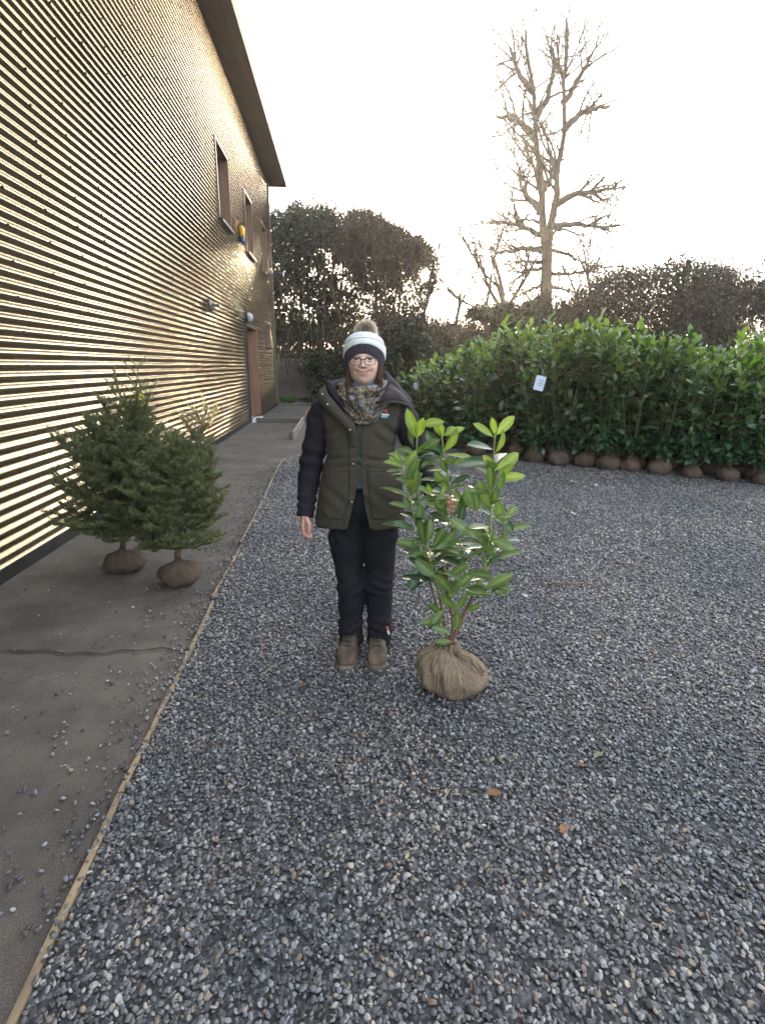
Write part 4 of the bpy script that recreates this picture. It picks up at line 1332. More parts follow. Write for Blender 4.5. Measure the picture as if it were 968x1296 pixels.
m_gst = mat('laurel_green_stem', (.20, .26, .07), (.17, .21, .06), rough=.5, scale=9)
PATH = {}
for k, (P, r0) in STEMS.items():
    C_ = curve(P, 26); PATH[k] = C_
    mb = MB()
    Vt, Ft = tube(C_, np.linspace(r0, .0026, 26), 8)
    fz = np.array([np.mean([Vt[i][2] for i in f]) for f in Ft])
    mb.V, mb.F, mb.n = [Vt], Ft, len(Vt)
    mb.M = [1 if z > .50 + .1 * (k == 'B') else 0 for z in fz]
    if k in 'FIGH': mb.M = [1] * len(Ft)
    mb.obj('stem', [m_bst, m_gst], hp)

# leaf shapes
def vein_mat(name, c1, c2, tr, tint, rough, vein, rnd=.15, spec=.5):
    m = mat(name, c1, c2, rough=rough, scale=9, spec=spec, trans=(tr, tint), rnd=rnd)
    N, L = m.node_tree.nodes, m.node_tree.links
    at = N.new('ShaderNodeAttribute'); at.attribute_name = 'vein'
    mx = N.new('ShaderNodeMix'); mx.data_type = 'RGBA'
    b = N['Principled BSDF']; src = b.inputs['Base Color'].links[0].from_socket
    L.new(at.outputs['Fac'], mx.inputs[0]); L.new(src, mx.inputs[6]); mx.inputs[7].default_value = (*vein, 1)
    L.new(mx.outputs[2], b.inputs['Base Color'])
    return m
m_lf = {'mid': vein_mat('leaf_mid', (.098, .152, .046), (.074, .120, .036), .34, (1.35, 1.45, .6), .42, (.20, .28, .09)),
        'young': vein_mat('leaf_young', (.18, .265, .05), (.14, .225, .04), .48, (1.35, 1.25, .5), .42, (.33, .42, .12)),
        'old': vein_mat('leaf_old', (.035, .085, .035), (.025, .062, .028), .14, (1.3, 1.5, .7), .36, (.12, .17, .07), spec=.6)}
LEAF = {}
for kind in m_lf:
    for v in range(5):
        rr = np.random.default_rng(520 + v)
        V, F = leaf_shape(8, 4, 1.0, rr.uniform(.17, .215), rr.uniform(.18, .42), rr.uniform(.05, .32), rr.uniform(.004, .016), 530 + v)
        V[:, 1] = V[:, 1] * .93 + .07
        pet = [(-.012, 0, 0), (.012, 0, 0), (.012, .09, .003), (-.012, .09, .003)]
        n = len(V); V = np.vstack([V, pet]); F = F + [(n, n + 1, n + 2, n + 3)]
        me = mesh_np('leaf', V, F, m_lf[kind], True)
        at = me.attributes.new('vein', 'FLOAT', 'POINT')
        vv = np.zeros(len(V)); vv[np.arange(9) * 5 + 2] = .8; vv[-4:] = 1
        at.data.foreach_set('value', vv.astype(np.float32))
        LEAF[(kind, v)] = me
r_l = np.random.default_rng(540)
O_ = ORG[hp.name]
def put_leaf(p, d, L_, kind, up=None, tiltr=.25):
    up = np.array([0, -.25, 1.0]) if up is None else np.asarray(up, float)
    B = frame_from(d, up + r_l.normal(0, tiltr, 3))
    q = Matrix(B.tolist()).to_quaternion()
    share('leaf', LEAF[(kind, int(r_l.integers(0, 5)))], hp, np.asarray(p) - O_, q, L_)
def screen_leaf(x0, y0, x1, y1, Y, dY, kind, up=None):
    """a leaf whose stalk and tip were measured in the photo"""
    a, b = W(x0, y0, Y), W(x1, y1, Y + dY)
    put_leaf(a, b - a, np.linalg.norm(b - a), kind, up, .12)
def on(k, f):
    C_ = PATH[k]; i = min(int(f * 25), 24); return lerp(C_[i], C_[i + 1], f * 25 - i)
# the leaves that can be picked out one by one
YA, YB, YC, YD = BY - .03, BY + .08, BY - .11, BY + .06
for q in [  # top of stem A
        (626, 552, 652, 526, YA, .02, 'young', (.3, -1, .6)), (626, 551, 624, 529, YA, -.03, 'young', (0, -1, .2)), (625, 554, 600, 534, YA, -.02, 'young', (-.4, -.8, .7)),
        (625, 575, 643, 549, YA, -.05, 'young', (.5, -1, .2)), (624, 569, 594, 558, YA, -.06, 'old', (-.2, -.6, 1)), (624, 587, 581, 578, YA, -.05, 'old', (-.1, -.7, 1)),
        (625, 596, 660, 570, YA, .02, 'young', (.5, -.8, .6)), (624, 592, 613, 578, YA, -.05, 'young', (0, -1, .3)), (629, 603, 651, 588, YA, -.05, 'young', (.3, -.9, .5)),
        (630, 605, 665, 600, YA, -.03, 'young', (.2, -.9, .5)), (622, 622, 618, 592, YA, -.05, 'mid', (-.5, -1, .2)), (626, 626, 640, 598, YA, -.05, 'mid', (.6, -1, .1)),
        (624, 588, 570, 583, YA, .05, 'young', (0, -.6, 1)), (620, 642, 604, 612, YA, -.06, 'mid', (-.4, -1, .3)), (620, 640, 632, 618, YA, -.04, 'mid', (.4, -1, .3)),
        # top of stem B
        (560, 553, 557, 536, YB, -.03, 'young', (0, -1, .2)), (560, 552, 586, 539, YB, -.03, 'young', (.2, -.9, .5)), (560, 553, 549, 537, YB, .0, 'young', (-.4, -.9, .4)),
        (561, 572, 581, 547, YB, -.05, 'young', (.4, -1, .2)), (559, 580, 536, 558, YB, -.06, 'old', (-.3, -.6, 1)), (560, 578, 540, 545, YB, -.02, 'old', (-.6, -.7, .5)),
        (563, 552, 575, 537, YB, .04, 'mid', (.3, -.8, .6)), (571, 612, 594, 601, YB, -.04, 'old', (.2, -.6, 1)), (569, 624, 552, 597, YB, -.05, 'mid', (-.4, -1, .3)),
        (566, 600, 559, 582, YB, -.04, 'mid', (0, -1, .4)),
        # top of stem D (left one by the sleeve)
        (528, 556, 513, 520, YD, -.03, 'young', (-.4, -.9, .4)), (528, 554, 534, 531, YD, -.06, 'young', (.1, -1, .2)), (530, 540, 561, 530, YD, -.03, 'young', (.2, -.8, .6)),
        (523, 566, 515, 533, YD, .02, 'mid', (-.7, -.7, .2)), (528, 574, 556, 556, YD, -.04, 'mid', (.3, -.7, .7)), (527, 577, 501, 561, YD, .04, 'mid', (-.3, -.5, 1)),
        (529, 578, 552, 580, YD, -.02, 'old', (.1, -.6, 1)),
        # top of stem C
        (510, 593, 494, 577, YC, -.02, 'young', (-.3, -.9, .5)), (510, 591, 526, 572, YC, -.03, 'young', (.3, -.9, .4)), (509, 592, 500, 570, YC, .01, 'young', (-.2, -.9, .4)),
        (510, 596, 489, 594, YC, -.03, 'mid', (-.1, -.7, .8)), (511, 592, 490, 580, YC, -.04, 'young', (-.2, -.6, .8)), (514, 610, 530, 579, YC, -.06, 'mid', (.5, -1, .1)),
        (520, 630, 530, 597, YC, -.06, 'mid', (.5, -1, .1)), (527, 672, 499, 659, YC, -.03, 'old', (-.2, -.7, .9)), (528, 668, 534, 640, YC, -.05, 'mid', (.5, -1, .2)),
        (531, 678, 549, 656, YC, -.05, 'mid', (.3, -1, .3)), (522, 650, 512, 628, YC, .02, 'mid', (-.4, -.9, .3)),
        # middle shoots
        (549, 634, 541, 614, BY - .06, -.02, 'young', (-.4, -.8, .5)), (556, 632, 562, 617, BY - .05, -.02, 'young', (.1, -1, .3)), (571, 647, 541, 634, BY + .02, -.05, 'young', (-.1, -.4, 1)),
        (602, 648, 590, 620, BY - .05, -.03, 'mid', (-.3, -1, .3)), (603, 649, 604, 621, BY - .06, -.02, 'mid', (.4, -1, .2)), (604, 682, 572, 655, BY - .1, -.05, 'mid', (.3, -.8, .7)),
        (538, 690, 532, 660, BY - .15, -.04, 'mid', (-.2, -1, .3)), (540, 688, 548, 661, BY - .17, -.03, 'mid', (.3, -1, .2)), (548, 692, 564, 668, BY - .14, -.03, 'mid', (.3, -1, .4)),
        (548, 700, 576, 676, BY - .12, -.05, 'mid', (.3, -.9, .5)), (552, 730, 527, 711, BY - .14, -.04, 'mid', (-.3, -.8, .6)), (547, 732, 528, 698, BY - .1, .0, 'mid', (-.4, -.9, .4)),
        (570, 728, 592, 714, BY - .12, -.04, 'mid', (.2, -.9, .6)), (572, 745, 598, 726, BY - .1, -.05, 'mid', (.2, -.9, .6)), (575, 752, 553, 728, BY - .1, -.04, 'mid', (-.3, -.9, .5)),
        (535, 712, 514, 744, BY, -.04, 'old', (-.6, -.8, .3)), (540, 726, 517, 746, BY - .02, -.05, 'old', (-.4, -.8, .6)), (536, 700, 514, 690, BY, .0, 'old', (-.3, -.8, .6)),
        (612, 745, 650, 728, BY - .02, -.04, 'mid', (.1, -.8, .7)), (616, 744, 600, 745, BY - .05, -.03, 'old', (.1, -.9, .6)), (622, 742, 646, 746, BY - .02, -.04, 'mid', (.1, -.7, .8)),
        (606, 700, 627, 672, BY, -.05, 'mid', (.5, -1, .3)), (624, 708, 612, 680, BY, -.05, 'mid', (-.3, -1, .3)), (632, 690, 648, 655, BY + .03, -.03, 'mid', (.8, -.7, .2)),
        (630, 688, 602, 668, BY + .02, -.06, 'mid', (-.2, -.7, .9)), (636, 664, 630, 634, BY + .04, -.04, 'mid', (-.3, -1, .2)), (640, 655, 654, 640, BY + .05, .0, 'mid', (.3, -.8, .6)),
        (588, 752, 606, 740, BY - .1, -.05, 'mid', (.2, -.9, .6)), (570, 800, 548, 793, BY - .05, -.05, 'mid', (-.2, -.8, .8)), (566, 785, 532, 786, BY - .03, -.04, 'mid', (-.1, -.7, .9)),
        (563, 770, 546, 790, BY - .05, -.03, 'mid', (-.4, -.9, .3)), (575, 775, 590, 755, BY - .08, -.03, 'mid', (.3, -1, .3)), (564, 658, 551, 628, BY + .0, -.04, 'mid', (-.3, -1, .2)), (553, 765, 538, 770, BY - .0, -.04, 'old', (-.3, -.8, .4)), (560, 778, 545, 765, BY - .0, -.04, 'mid', (-.3, -.9, .4)), (576, 772, 560, 752, BY - .06, -.05, 'mid', (-.3, -1, .3)), (590, 772, 606, 768, BY - .02, -.05, 'mid', (.2, -.9, .5)), (566, 760, 580, 735, BY - .08, -.03, 'mid', (.3, -1, .2)), (566, 742, 546, 722, BY - .02, -.05, 'mid', (-.3, -1, .3)), (588, 655, 574, 622, BY + .02, -.02, 'mid', (-.3, -1, .2)), (580, 650, 592, 621, BY + .03, -.02, 'mid', (.4, -1, .2)), (578, 668, 590, 640, BY + .0, -.03, 'old', (.4, -1, .3)), (572, 812, 552, 812, BY - .04, -.03, 'mid', (-.1, -.8, .8)),
        (577, 798, 581, 775, BY - .05, -.03, 'mid', (.3, -1, .2))]:
    screen_leaf(*q)
# the rest, up the stems
for k, n, lo_, hi_ in (('A', 17, .34, .80), ('B', 27, .30, .86), ('C', 17, .30, .86), ('D', 24, .28, .85), ('E', 8, .25, .85), ('G', 13, .25, 1), ('H', 10, .4, 1), ('F', 3, .4, .95), ('I', 3, .5, 1)):
    for i in range(n):
        f = lerp(lo_, hi_, (i + .5) / n); p = on(k, f)
        a = i * 2.4 + r_l.normal(0, .4); el = r_l.normal(.35, .3)
        d = np.array([math.cos(a) * math.cos(el), math.sin(a) * math.cos(el) * .9, math.sin(el)])
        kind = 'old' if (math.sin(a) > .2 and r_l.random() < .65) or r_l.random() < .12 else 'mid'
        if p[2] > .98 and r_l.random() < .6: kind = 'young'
        put_leaf(p, d, r_l.uniform(.10, .165), kind)
# fresh pale cut stubs / buds
m_bud = mat('bud', (.62, .55, .34), (.5, .42, .25), rough=.6)
mb = MB()
for k, f in (('C', .62), ('C', .75), ('D', .5), ('A', .5), ('A', .38), ('B', .55), ('H', .8), ('E', .5), ('A', .62), ('C', .45)):
    p = on(k, f); d = r_l.normal(size=3); d[1] = -abs(d[1]) - .5; d /= np.linalg.norm(d)
    mb.add(*tube([p, p + d * .02], [.005, .006], 6))
bd = mb.obj('bud', m_bud, hp); bd['kind'] = 'stuff'
# ------------------------------------------------------------------ the person
PY = 2.80                                  # distance of the body's middle
pb_ = W(458, 843, 2.70); PO = np.array([pb_[0], PY, .012])
X0 = W(459.5, 460, 2.68)[0]
per = None

def skin_mat():
    m = bpy.data.materials.new('skin'); m.use_nodes = True
    N, L = m.node_tree.nodes, m.node_tree.links
    b = N['Principled BSDF']; b.inputs['Roughness'].default_value = .5
    b.inputs['Subsurface Weight'].default_value = .12; b.inputs['Subsurface Radius'].default_value = (.010, .004, .002); b.inputs['Subsurface Scale'].default_value = .6
    at = N.new('ShaderNodeVertexColor'); at.layer_name = 'tone'
    nz = N.new('ShaderNodeTexNoise'); nz.inputs['Scale'].default_value = 60; nz.inputs['Detail'].default_value = 4
    tc = N.new('ShaderNodeTexCoord'); L.new(tc.outputs['Object'], nz.inputs['Vector'])
    mr = N.new('ShaderNodeMapRange'); mr.inputs[3].default_value = .92; mr.inputs[4].default_value = 1.08; L.new(nz.outputs[0], mr.inputs[0])
    hs = N.new('ShaderNodeHueSaturation'); L.new(mr.outputs[0], hs.inputs['Value']); L.new(at.outputs[0], hs.inputs['Color'])
    L.new(hs.outputs[0], b.inputs['Base Color'])
    return m
m_skin = skin_mat()

# ---- joints, measured in the photo
SH_R, EL_R, WR_R = W(413, 524, 2.82), W(393, 592, 2.85), W(386, 648, 2.77)       # arm hanging at the left of the picture
GRIP = W(566, 637, BY + .11)                                                       # where stem B is held
SH_L, EL_L = W(507, 522, 2.82), W(540, 603, 2.80)
WR_L = W(557, 634, 2.60)
HIP = [W(440, 660, PY), W(479, 660, PY)]
KNEE = [W(443, 738, 2.77), W(479, 738, 2.77)]
ANK = [W(442, 815, 2.80), W(479, 818, 2.77)]

# ---- head as a displaced grid
def head_mesh():
    nu, nv = 120, 96
    hc = np.array([X0, 2.775, 1.512]); R = np.array([.0755, .097, .108])
    th = np.linspace(0, 2 * math.pi, nu, endpoint=False)
    rings = []
    for v in np.linspace(-math.pi / 2 + .03, math.pi / 2 - .03, nv):
        t = math.sin(v)
        e = 2.12 if t < 0 else 2.1
        wd_ = max(1 - abs(t) ** e, 0) ** (1 / e)
        x = np.cos(th) * wd_; y = np.sin(th) * wd_
        ny = np.where(y > 0, y * (1 if t > -.3 else 1 - .35 * sstep((-.3 - t) / .5)), y * (1 - .06 * (t < 0) * t * t))
        rings.append(np.stack([x * R[0], ny * R[1], np.full(nu, t * R[2])], 1))
    V, F = loft(rings)
    V = V + hc
    dx, z = V[:, 0] - X0, V[:, 2]
    front = np.clip((hc[1] - V[:, 1]) / .05, 0, 1)
    ax = np.abs(dx)
    g = lambda cx, cz, sx, sz: np.exp(-((ax - cx) / sx) ** 2 - ((z - cz) / sz) ** 2)
    f = np.zeros(len(V))
    nt = np.clip((1.537 - z) / .040, 0, 1)
    f += .021 * np.exp(-(dx / (.0075 + .005 * nt)) ** 2) * nt ** 1.2 * np.clip((z - 1.486) / .010, 0, 1)
    f += .007 * g(.0125, 1.4965, .0065, .007)
    f += -.009 * g(.031, 1.5285, .015, .011) + .004 * g(.03, 1.5445, .018, .006) + .003 * g(0, 1.548, .012, .008)
    f += .008 * g(.041, 1.490, .017, .014) - .004 * g(.034, 1.474, .006, .010)
    zm = 1.4700 + .0075 * (dx / .028) ** 2
    lip = np.clip(1 - (ax / .032) ** 2, 0, 1)
    f += lip * (.0045 * np.exp(-((z - zm - .0050) / .0042) ** 2) + .0058 * np.exp(-((z - zm + .0065) / .005) ** 2) - .0035 * np.exp(-((z - zm) / .0018) ** 2))
    f += -.0035 * g(.032, 1.476, .005, .006)
    f += .006 * np.exp(-(dx / .02) ** 2 - ((z - 1.425) / .014) ** 2) - .003 * np.exp(-(dx / .018) ** 2 - ((z - 1.448) / .006) ** 2)
    V[:, 1] -= f * front
    return V, F

body = MB()
body.add(*head_mesh())
EYES = [np.array([X0 + s * .0312, 2.6935, 1.5278]) for s in (-1, 1)]
for e in EYES:      # lids
    for dz, up in ((.0068, 1), (-.0068, 0)):
        P = [e + [x, -.0095 + 26 * x * x, dz + (-16 if up else 13) * x * x] for x in np.linspace(-.0155, .0155, 9)]
        body.add(*tube(P, [.0022, .0030, .0036, .004, .004, .004, .0036, .003, .0022], 8))
for s in (-1, 1):   # ears
    body.add(*sphere((X0 + s * .076, 2.785, 1.512), (.010, .018, .030), 12, 8))
body.add(*capsule((X0, 2.80, 1.44), (X0 - .003, 2.82, 1.29), .052, .062, 20))
T = [(1.30, .085, .06), (1.20, .105, .075), (1.05, .10, .08), (.93, .115, .09), (.85, .12, .09)]
for sx in (-1, 1):
    for (z, a, r), (z2, a2, r2_) in zip(T[:-1], T[1:]):
        body.add(*capsule((X0 + sx * a * .6, 2.825, z), (X0 + sx * a2 * .6, 2.825, z2), r, r2_, 18))
for S_, E_, Wr in ((SH_R, EL_R, WR_R), (SH_L, EL_L, WR_L)):
    body.add(*capsule((X0, 2.825, 1.30), S_, .055, .050)); body.add(*capsule(S_, E_, .036, .029)); body.add(*capsule(E_, Wr, .029, .0255))
for h, k, a in zip(HIP, KNEE, ANK):
    body.add(*capsule((h[0], h[1] + .02, .86), k + [0, .015, 0], .055, .036)); body.add(*capsule(k + [0, .015, 0], a + [0, .01, 0], .036, .028)); body.add(*capsule(a + [0, .01, 0], a + [0, -.02, -.05], .028, .025))
def chain(P, R):
    for i in range(len(P) - 1): body.add(*capsule(P[i], P[i + 1], R[i], R[i + 1], 10))
# hand at the left: hanging, fingers curled back under, thumb on the side of the body
w0 = W(385.5, 650, 2.755)
hx = np.array([1.0, 0, 0]); hy = np.array([0, 1.0, 0]); hz = np.array([0, 0, 1.0])
kn_ = [w0 + np.array([-.006 - .004 * i, -.020 + .019 * i, -.058 + .004 * i]) for i in range(4)]
for i, k in enumerate(kn_):
    body.add(*capsule(w0 + [0, -.012 + .009 * i, -.004], k, .0135, .0105, 10))
    L1, L2, L3 = (.036, .039, .036, .029)[i], (.024, .026, .024, .019)[i], (.019, .020, .019, .016)[i]
    d1, d2, d3 = np.array([.10, -.04, -1.0]), np.array([.62, .05, -.78]), np.array([.95, .1, -.15])
    P = [k]
    for d, l in ((d1, L1), (d2, L2), (d3, L3)): P.append(P[-1] + d / np.linalg.norm(d) * l)
    chain(P, [.0102, .0092, .0085, .0070])
tb0 = w0 + [.012, -.022, -.018]
chain([tb0, tb0 + [.014, -.014, -.026], tb0 + [.016, -.017, -.052], tb0 + [.010, -.016, -.073]], [.0125, .0112, .0095, .0075])
# hand at the right: closed round the stem
fd = (GRIP - WR_L); fl_ = np.linalg.norm(fd); fd /= fl_
sd = PATH['B'][13] - PATH['B'][11]; sd /= np.linalg.norm(sd)
sd = sd - fd * (sd @ fd); sd /= np.linalg.norm(sd)
pn = np.cross(fd, sd)                       # palm normal
if pn[1] > 0: pn = -pn
pc = GRIP - pn * -.022 - fd * .02           # palm on the far side of the stem
pc = GRIP - pn * .024 - fd * .015
for i in range(4):
    o1 = sd * (.028 - .019 * i)
    k = pc + o1 + fd * .020
    body.add(*capsule(WR_L + o1 * .6, k, .0135, .0105, 10))
    P = [k]
    for d, l in ((fd * .9 + pn * .45, (.034, .036, .034, .028)[i]), (pn * 1.0 - fd * .1, (.024, .025, .024, .019)[i]), (-fd * .9 + pn * .35, (.02, .021, .02, .016)[i])):
        P.append(P[-1] + d / np.linalg.norm(d) * l)
    chain(P, [.0102, .0094, .0086, .0072])
t0 = pc - fd * .03 + sd * .030 + pn * .008
chain([t0, t0 + fd * .012 + pn * .026 + sd * .004, t0 + fd * .032 + pn * .040 - sd * .003, t0 + fd * .050 + pn * .040 - sd * .008], [.0125, .0112, .0096, .0076])

V, F, Nn = remesh(body, .0033, 2, .5)
per = obj('person', V, F, m_skin, None, True, org=PO)
per.location = tuple(PO); ORG[per.name] = PO
tag(per, 'standing person in bobble hat, glasses and green black parka holding the laurel', 'person')
# skin tone: cheeks, lips, knuckles, brows have their own colour; sockets, mouth line, nostrils painted as shade
tone = np.tile(np.array([.62, .41, .325]), (len(V), 1))
dx, z = V[:, 0] - X0, V[:, 2]; ax = np.abs(dx); fr = V[:, 1] < 2.76
def blend(mask, c): 
    global tone
    tone = tone + (np.array(c) - tone) * np.clip(mask, 0, 1)[:, None]
blend(.55 * fr * np.exp(-((ax - .043) / .019) ** 2 - ((z - 1.487) / .017) ** 2), (.56, .27, .21))
blend(.5 * fr * np.exp(-(dx / .013) ** 2 - ((z - 1.497) / .010) ** 2), (.55, .27, .215))
zm = 1.4700 + .0075 * (dx / .028) ** 2
lipm = fr * (ax < .030) * np.clip(1 - (ax / .0305) ** 2, 0, 1) ** .4
blend(.85 * lipm * np.exp(-(((z - zm + .0005) / .0085) ** 4)), (.50, .19, .165))
blend(.8 * fr * (ax < .032) * np.exp(-((z - zm) / .0017) ** 2), (.20, .07, .06))
blend(.30 * fr * np.exp(-((ax - .031) / .016) ** 2 - ((z - 1.531) / .009) ** 2), (.40, .23, .18))
blend(.9 * fr * np.exp(-((ax - .0312) / .0145) ** 4 - ((z - 1.5335 + 14 * (ax - .0312) ** 2) / .0016) ** 2), (.05, .025, .02))
blend(.8 * fr * np.exp(-((ax - .0075) / .0035) ** 2 - ((z - 1.489) / .0025) ** 2), (.14, .06, .05))  # shade under the nose, put into the skin colour
blend((z < .80) * (V[:, 0] < X0 - .1) * 1.0 * .7, (.50, .22, .165))
blend((np.linalg.norm(V - GRIP, axis=1) < .09) * .8, (.52, .24, .18))
vcol(per, 'tone', tone)

# ---- eyes, brows
m_eye = mat('eye_white', (.40, .34, .31), (.36, .31, .28), rough=.2)  # darker than a real eye white: shade is put into the colour
m_iris = mat('iris', (.035, .042, .05), (.02, .025, .03), rough=.1)
m_hair = mat('brown_hair', (.060, .030, .017), (.030, .015, .010), rough=.75, scale=30, stretch=(4, 4, .4), spec=.2)
for e, s in zip(EYES, (-1, 1)):
    V, F = sphere(e + [0, .001, 0], (.0115, .0110, .0115), 18, 12); eo = obj('eye', V, F, m_eye, per)
    V, F = sphere(e + [.0, -.0072, -.0006], (.0064, .0036, .0064), 14, 9); obj('iris', V, F, m_iris, eo)
    P = curve([(X0 + s * .013, 2.6765, 1.5405), (X0 + s * .031, 2.6745, 1.5445), (X0 + s * .050, 2.688, 1.5375)], 9)
    obj('eyebrow', *tube(P, [.0016, .0024, .0028, .0028, .0026, .0024, .0021, .0017, .001], 6, flat=.55), m_hair, per)

# ---- glasses
m_gfr = mat('glasses_frame', (.022, .007, .008), (.014, .005, .006), rough=.25, spec=.6)
def lens_mat():
    m = bpy.data.materials.new('lens_glass'); m.use_nodes = True
    N, L = m.node_tree.nodes, m.node_tree.links
    tr = N.new('ShaderNodeBsdfTransparent'); tr.inputs[0].default_value = (.97, .97, .98, 1)
    gl = N.new('ShaderNodeBsdfGlossy'); gl.inputs['Roughness'].default_value = .03
    fz = N.new('ShaderNodeFresnel'); fz.inputs[0].default_value = 1.22
    mx = N.new('ShaderNodeMixShader'); L.new(fz.outputs[0], mx.inputs[0]); L.new(tr.outputs[0], mx.inputs[1]); L.new(gl.outputs[0], mx.inputs[2])
    L.new(mx.outputs[0], N['Material Output'].inputs[0]); return m
m_lens = lens_mat()
mb = MB(); LN = []
for s in (-1, 1):
    P = []
    for a in np.linspace(0, 2 * math.pi, 33):
        c, s_ = math.cos(a), math.sin(a)
        x = .0258 * np.sign(c) * abs(c) ** .62; z = .0165 * np.sign(s_) * abs(s_) ** .68
        if s_ < 0: x *= .93
        P.append((X0 + s * .0325 + x, 2.6635 + .22 * max(0, abs(s * .0325 + x) - .02) ** 1.25, 1.5180 + z))
    P = np.array(P); rr = np.where(P[:, 2] > 1.521, .0025, .0015)
    mb.add(*tube(P, rr, 6, cap=False)); LN.append(P[:-1])
    st = P[0] if s > 0 else P[16]
    mb.add(*tube([(X0 + s * .0575, P[:, 1].max() - .001, 1.526), (X0 + s * .067, 2.69, 1.527), (X0 + s * .0765, 2.76, 1.526)], .0018, 6))
mb.add(*tube(curve([(X0 - .009, 2.664, 1.525), (X0, 2.662, 1.5275), (X0 + .009, 2.664, 1.525)], 7), .0019, 6))
gls = mb.obj('glasses', m_gfr, per)
for P in LN:
    c = P.mean(0) + [0, -.0008, 0]
    V = np.vstack([P, c]); n = len(P)
    obj('lens', V, [(i, (i + 1) % n, n) for i in range(n)], m_lens, gls)

# ---- bobble hat
m_brim = mat('hat_brim_wool', (0.0507, 0.04524, 0.06084), (0.0351, 0.0312, 0.04368), rough=.95, scale=120, bump=.7, bscale=260)
m_mint = mat('hat_mint_wool', (.87, .90, .84), (.78, .82, .76), rough=.95, scale=90, bump=.8, bscale=230)
m_hwht = mat('hat_white_wool', (.82, .84, .87), (.66, .68, .74), rough=.95, scale=60, bump=.9, bscale=200)
m_hblu = mat('hat_grey_blue_wool', (.24, .27, .35), (.18, .20, .28), rough=.95, scale=90, bump=.8, bscale=220)
m_fur = mat('pompom_fur', (.15, .128, .118), (.08, .07, .068), rough=.9, scale=30, trans=(.45, (1.5, 1.35, 1.15)))
hcx, hcy = X0 + .002, 2.785
def hat_pt(th, q):
    """q 0..1 from the lower edge of the brim to the crown; th 0 = front"""
    a = [0, .14, .30, .34, .44, .60, .74, .86, .95, 1.0]
    rx = np.interp(q, a, [.0805, .0845, .0875, .0925, .0965, .0945, .083, .060, .032, .006])
    ry = np.interp(q, a, [.104, .108, .111, .114, .116, .112, .098, .070, .038, .007])
    zf = np.interp(q, a, [1.5525, 1.5665, 1.5865, 1.591, 1.604, 1.624, 1.638, 1.648, 1.653, 1.655])
    zb = np.interp(q, a, [1.408, 1.424, 1.448, 1.455, 1.475, 1.530, 1.580, 1.620, 1.645, 1.655])
    k = (1 - np.cos(th)) / 2
    slump = .010 * np.clip(np.sin(th), 0, 1) * sstep((q - .3) / .3) * (1 - q)
    x = hcx + np.sin(th) * (rx + slump); y = hcy - np.cos(th) * ry + .010 * q; z = lerp(zf, zb, k)
    return np.stack([x, y, z], -1)
def hat_band(name, q0, q1, m, parent, rib, n=14, puff=0.0, nth=220):
    th = np.linspace(0, 2 * math.pi, nth, endpoint=False)
    rings = []
    qs = np.linspace(q0, q1, n)
    for i, q in enumerate(qs):
        P = hat_pt(th, q); c = np.array([hcx, hcy, 0])
        d = P - c; d[:, 2] = 0; l = np.linalg.norm(d, axis=1)[:, None]; d /= l + 1e-9
        e = math.sin(math.pi * i / (n - 1)) * puff + .001
        r_ = (rib * np.cos(th * (44 if 'brim' in name else 60)) * (1 if 'brim' in name else .6 * np.cos(i * 2.1)))[:, None] * np.minimum(1, l / .06)
        rings.append(P + d * (e + r_))
    inner = [r - (r - np.array([hcx, hcy, r[:, 2].mean()])) * .045 for r in (rings[0],)]
    V, F = loft(inner + rings, cap0=False, cap1=(q1 >= 1))
    return obj(name, V, [f[::-1] for f in F], m, parent)
hat = hat_band('bobble_hat', .375, .72, m_mint, per, .0012, 16, .002)
hat_band('brim', .0, .385, m_brim, hat, .0016, 14, .0035)
hat_band('stripe', .575, .615, m_hblu, hat, .0012, 6, .0035)
hat_band('hat_top', .615, 1.0, m_hwht, hat, .002, 16, .0035)
pc_ = np.array([W(463, 418, 2.79)[0], 2.79, W(463, 419, 2.79)[2]])
mb = MB(); r_ = np.random.default_rng(601)
mb.add(*sphere(pc_, (.030, .030, .029), 16, 10))
n = 5200
d = r_.normal(size=(n, 3)); d /= np.linalg.norm(d, axis=1)[:, None]
w = np.cross(d, r_.normal(size=(n, 3))); w /= np.linalg.norm(w, axis=1)[:, None]
Lh = r_.uniform(.044, .066, n)[:, None]; bend = np.cross(d, w) * r_.normal(0, .010, n)[:, None] + [0, 0, -.004]
A = pc_ + d * .022; Bm = pc_ + d * (.022 + (Lh - .022) * .6) + bend * .4; Ct = pc_ + d * Lh + bend
Vf = np.stack([A - w * .0007, A + w * .0007, Bm + w * .0006, Bm - w * .0006, Ct], 1).reshape(-1, 3)
i5 = np.arange(n)[:, None] * 5
Ff = [tuple(q) for q in (i5 + [0, 1, 2, 3])] + [tuple(q) for q in (i5 + [3, 2, 4])]
mb.add(Vf, Ff[:n], 0); mb.n -= len(Vf); mb.add(np.zeros((0, 3)), [], 0)
mb.F += [tuple(int(i) + mb.n for i in f) for f in Ff[n:]]; mb.M += [1] * n; mb.n += len(Vf)
m_tip = mat('pompom_tip', (.62, .57, .50), (.46, .42, .37), rough=.9, scale=30, trans=(.5, (1.4, 1.3, 1.1)))
pm = mb.obj('pompom', [m_fur, m_tip], hat); pm['kind'] = 'stuff'

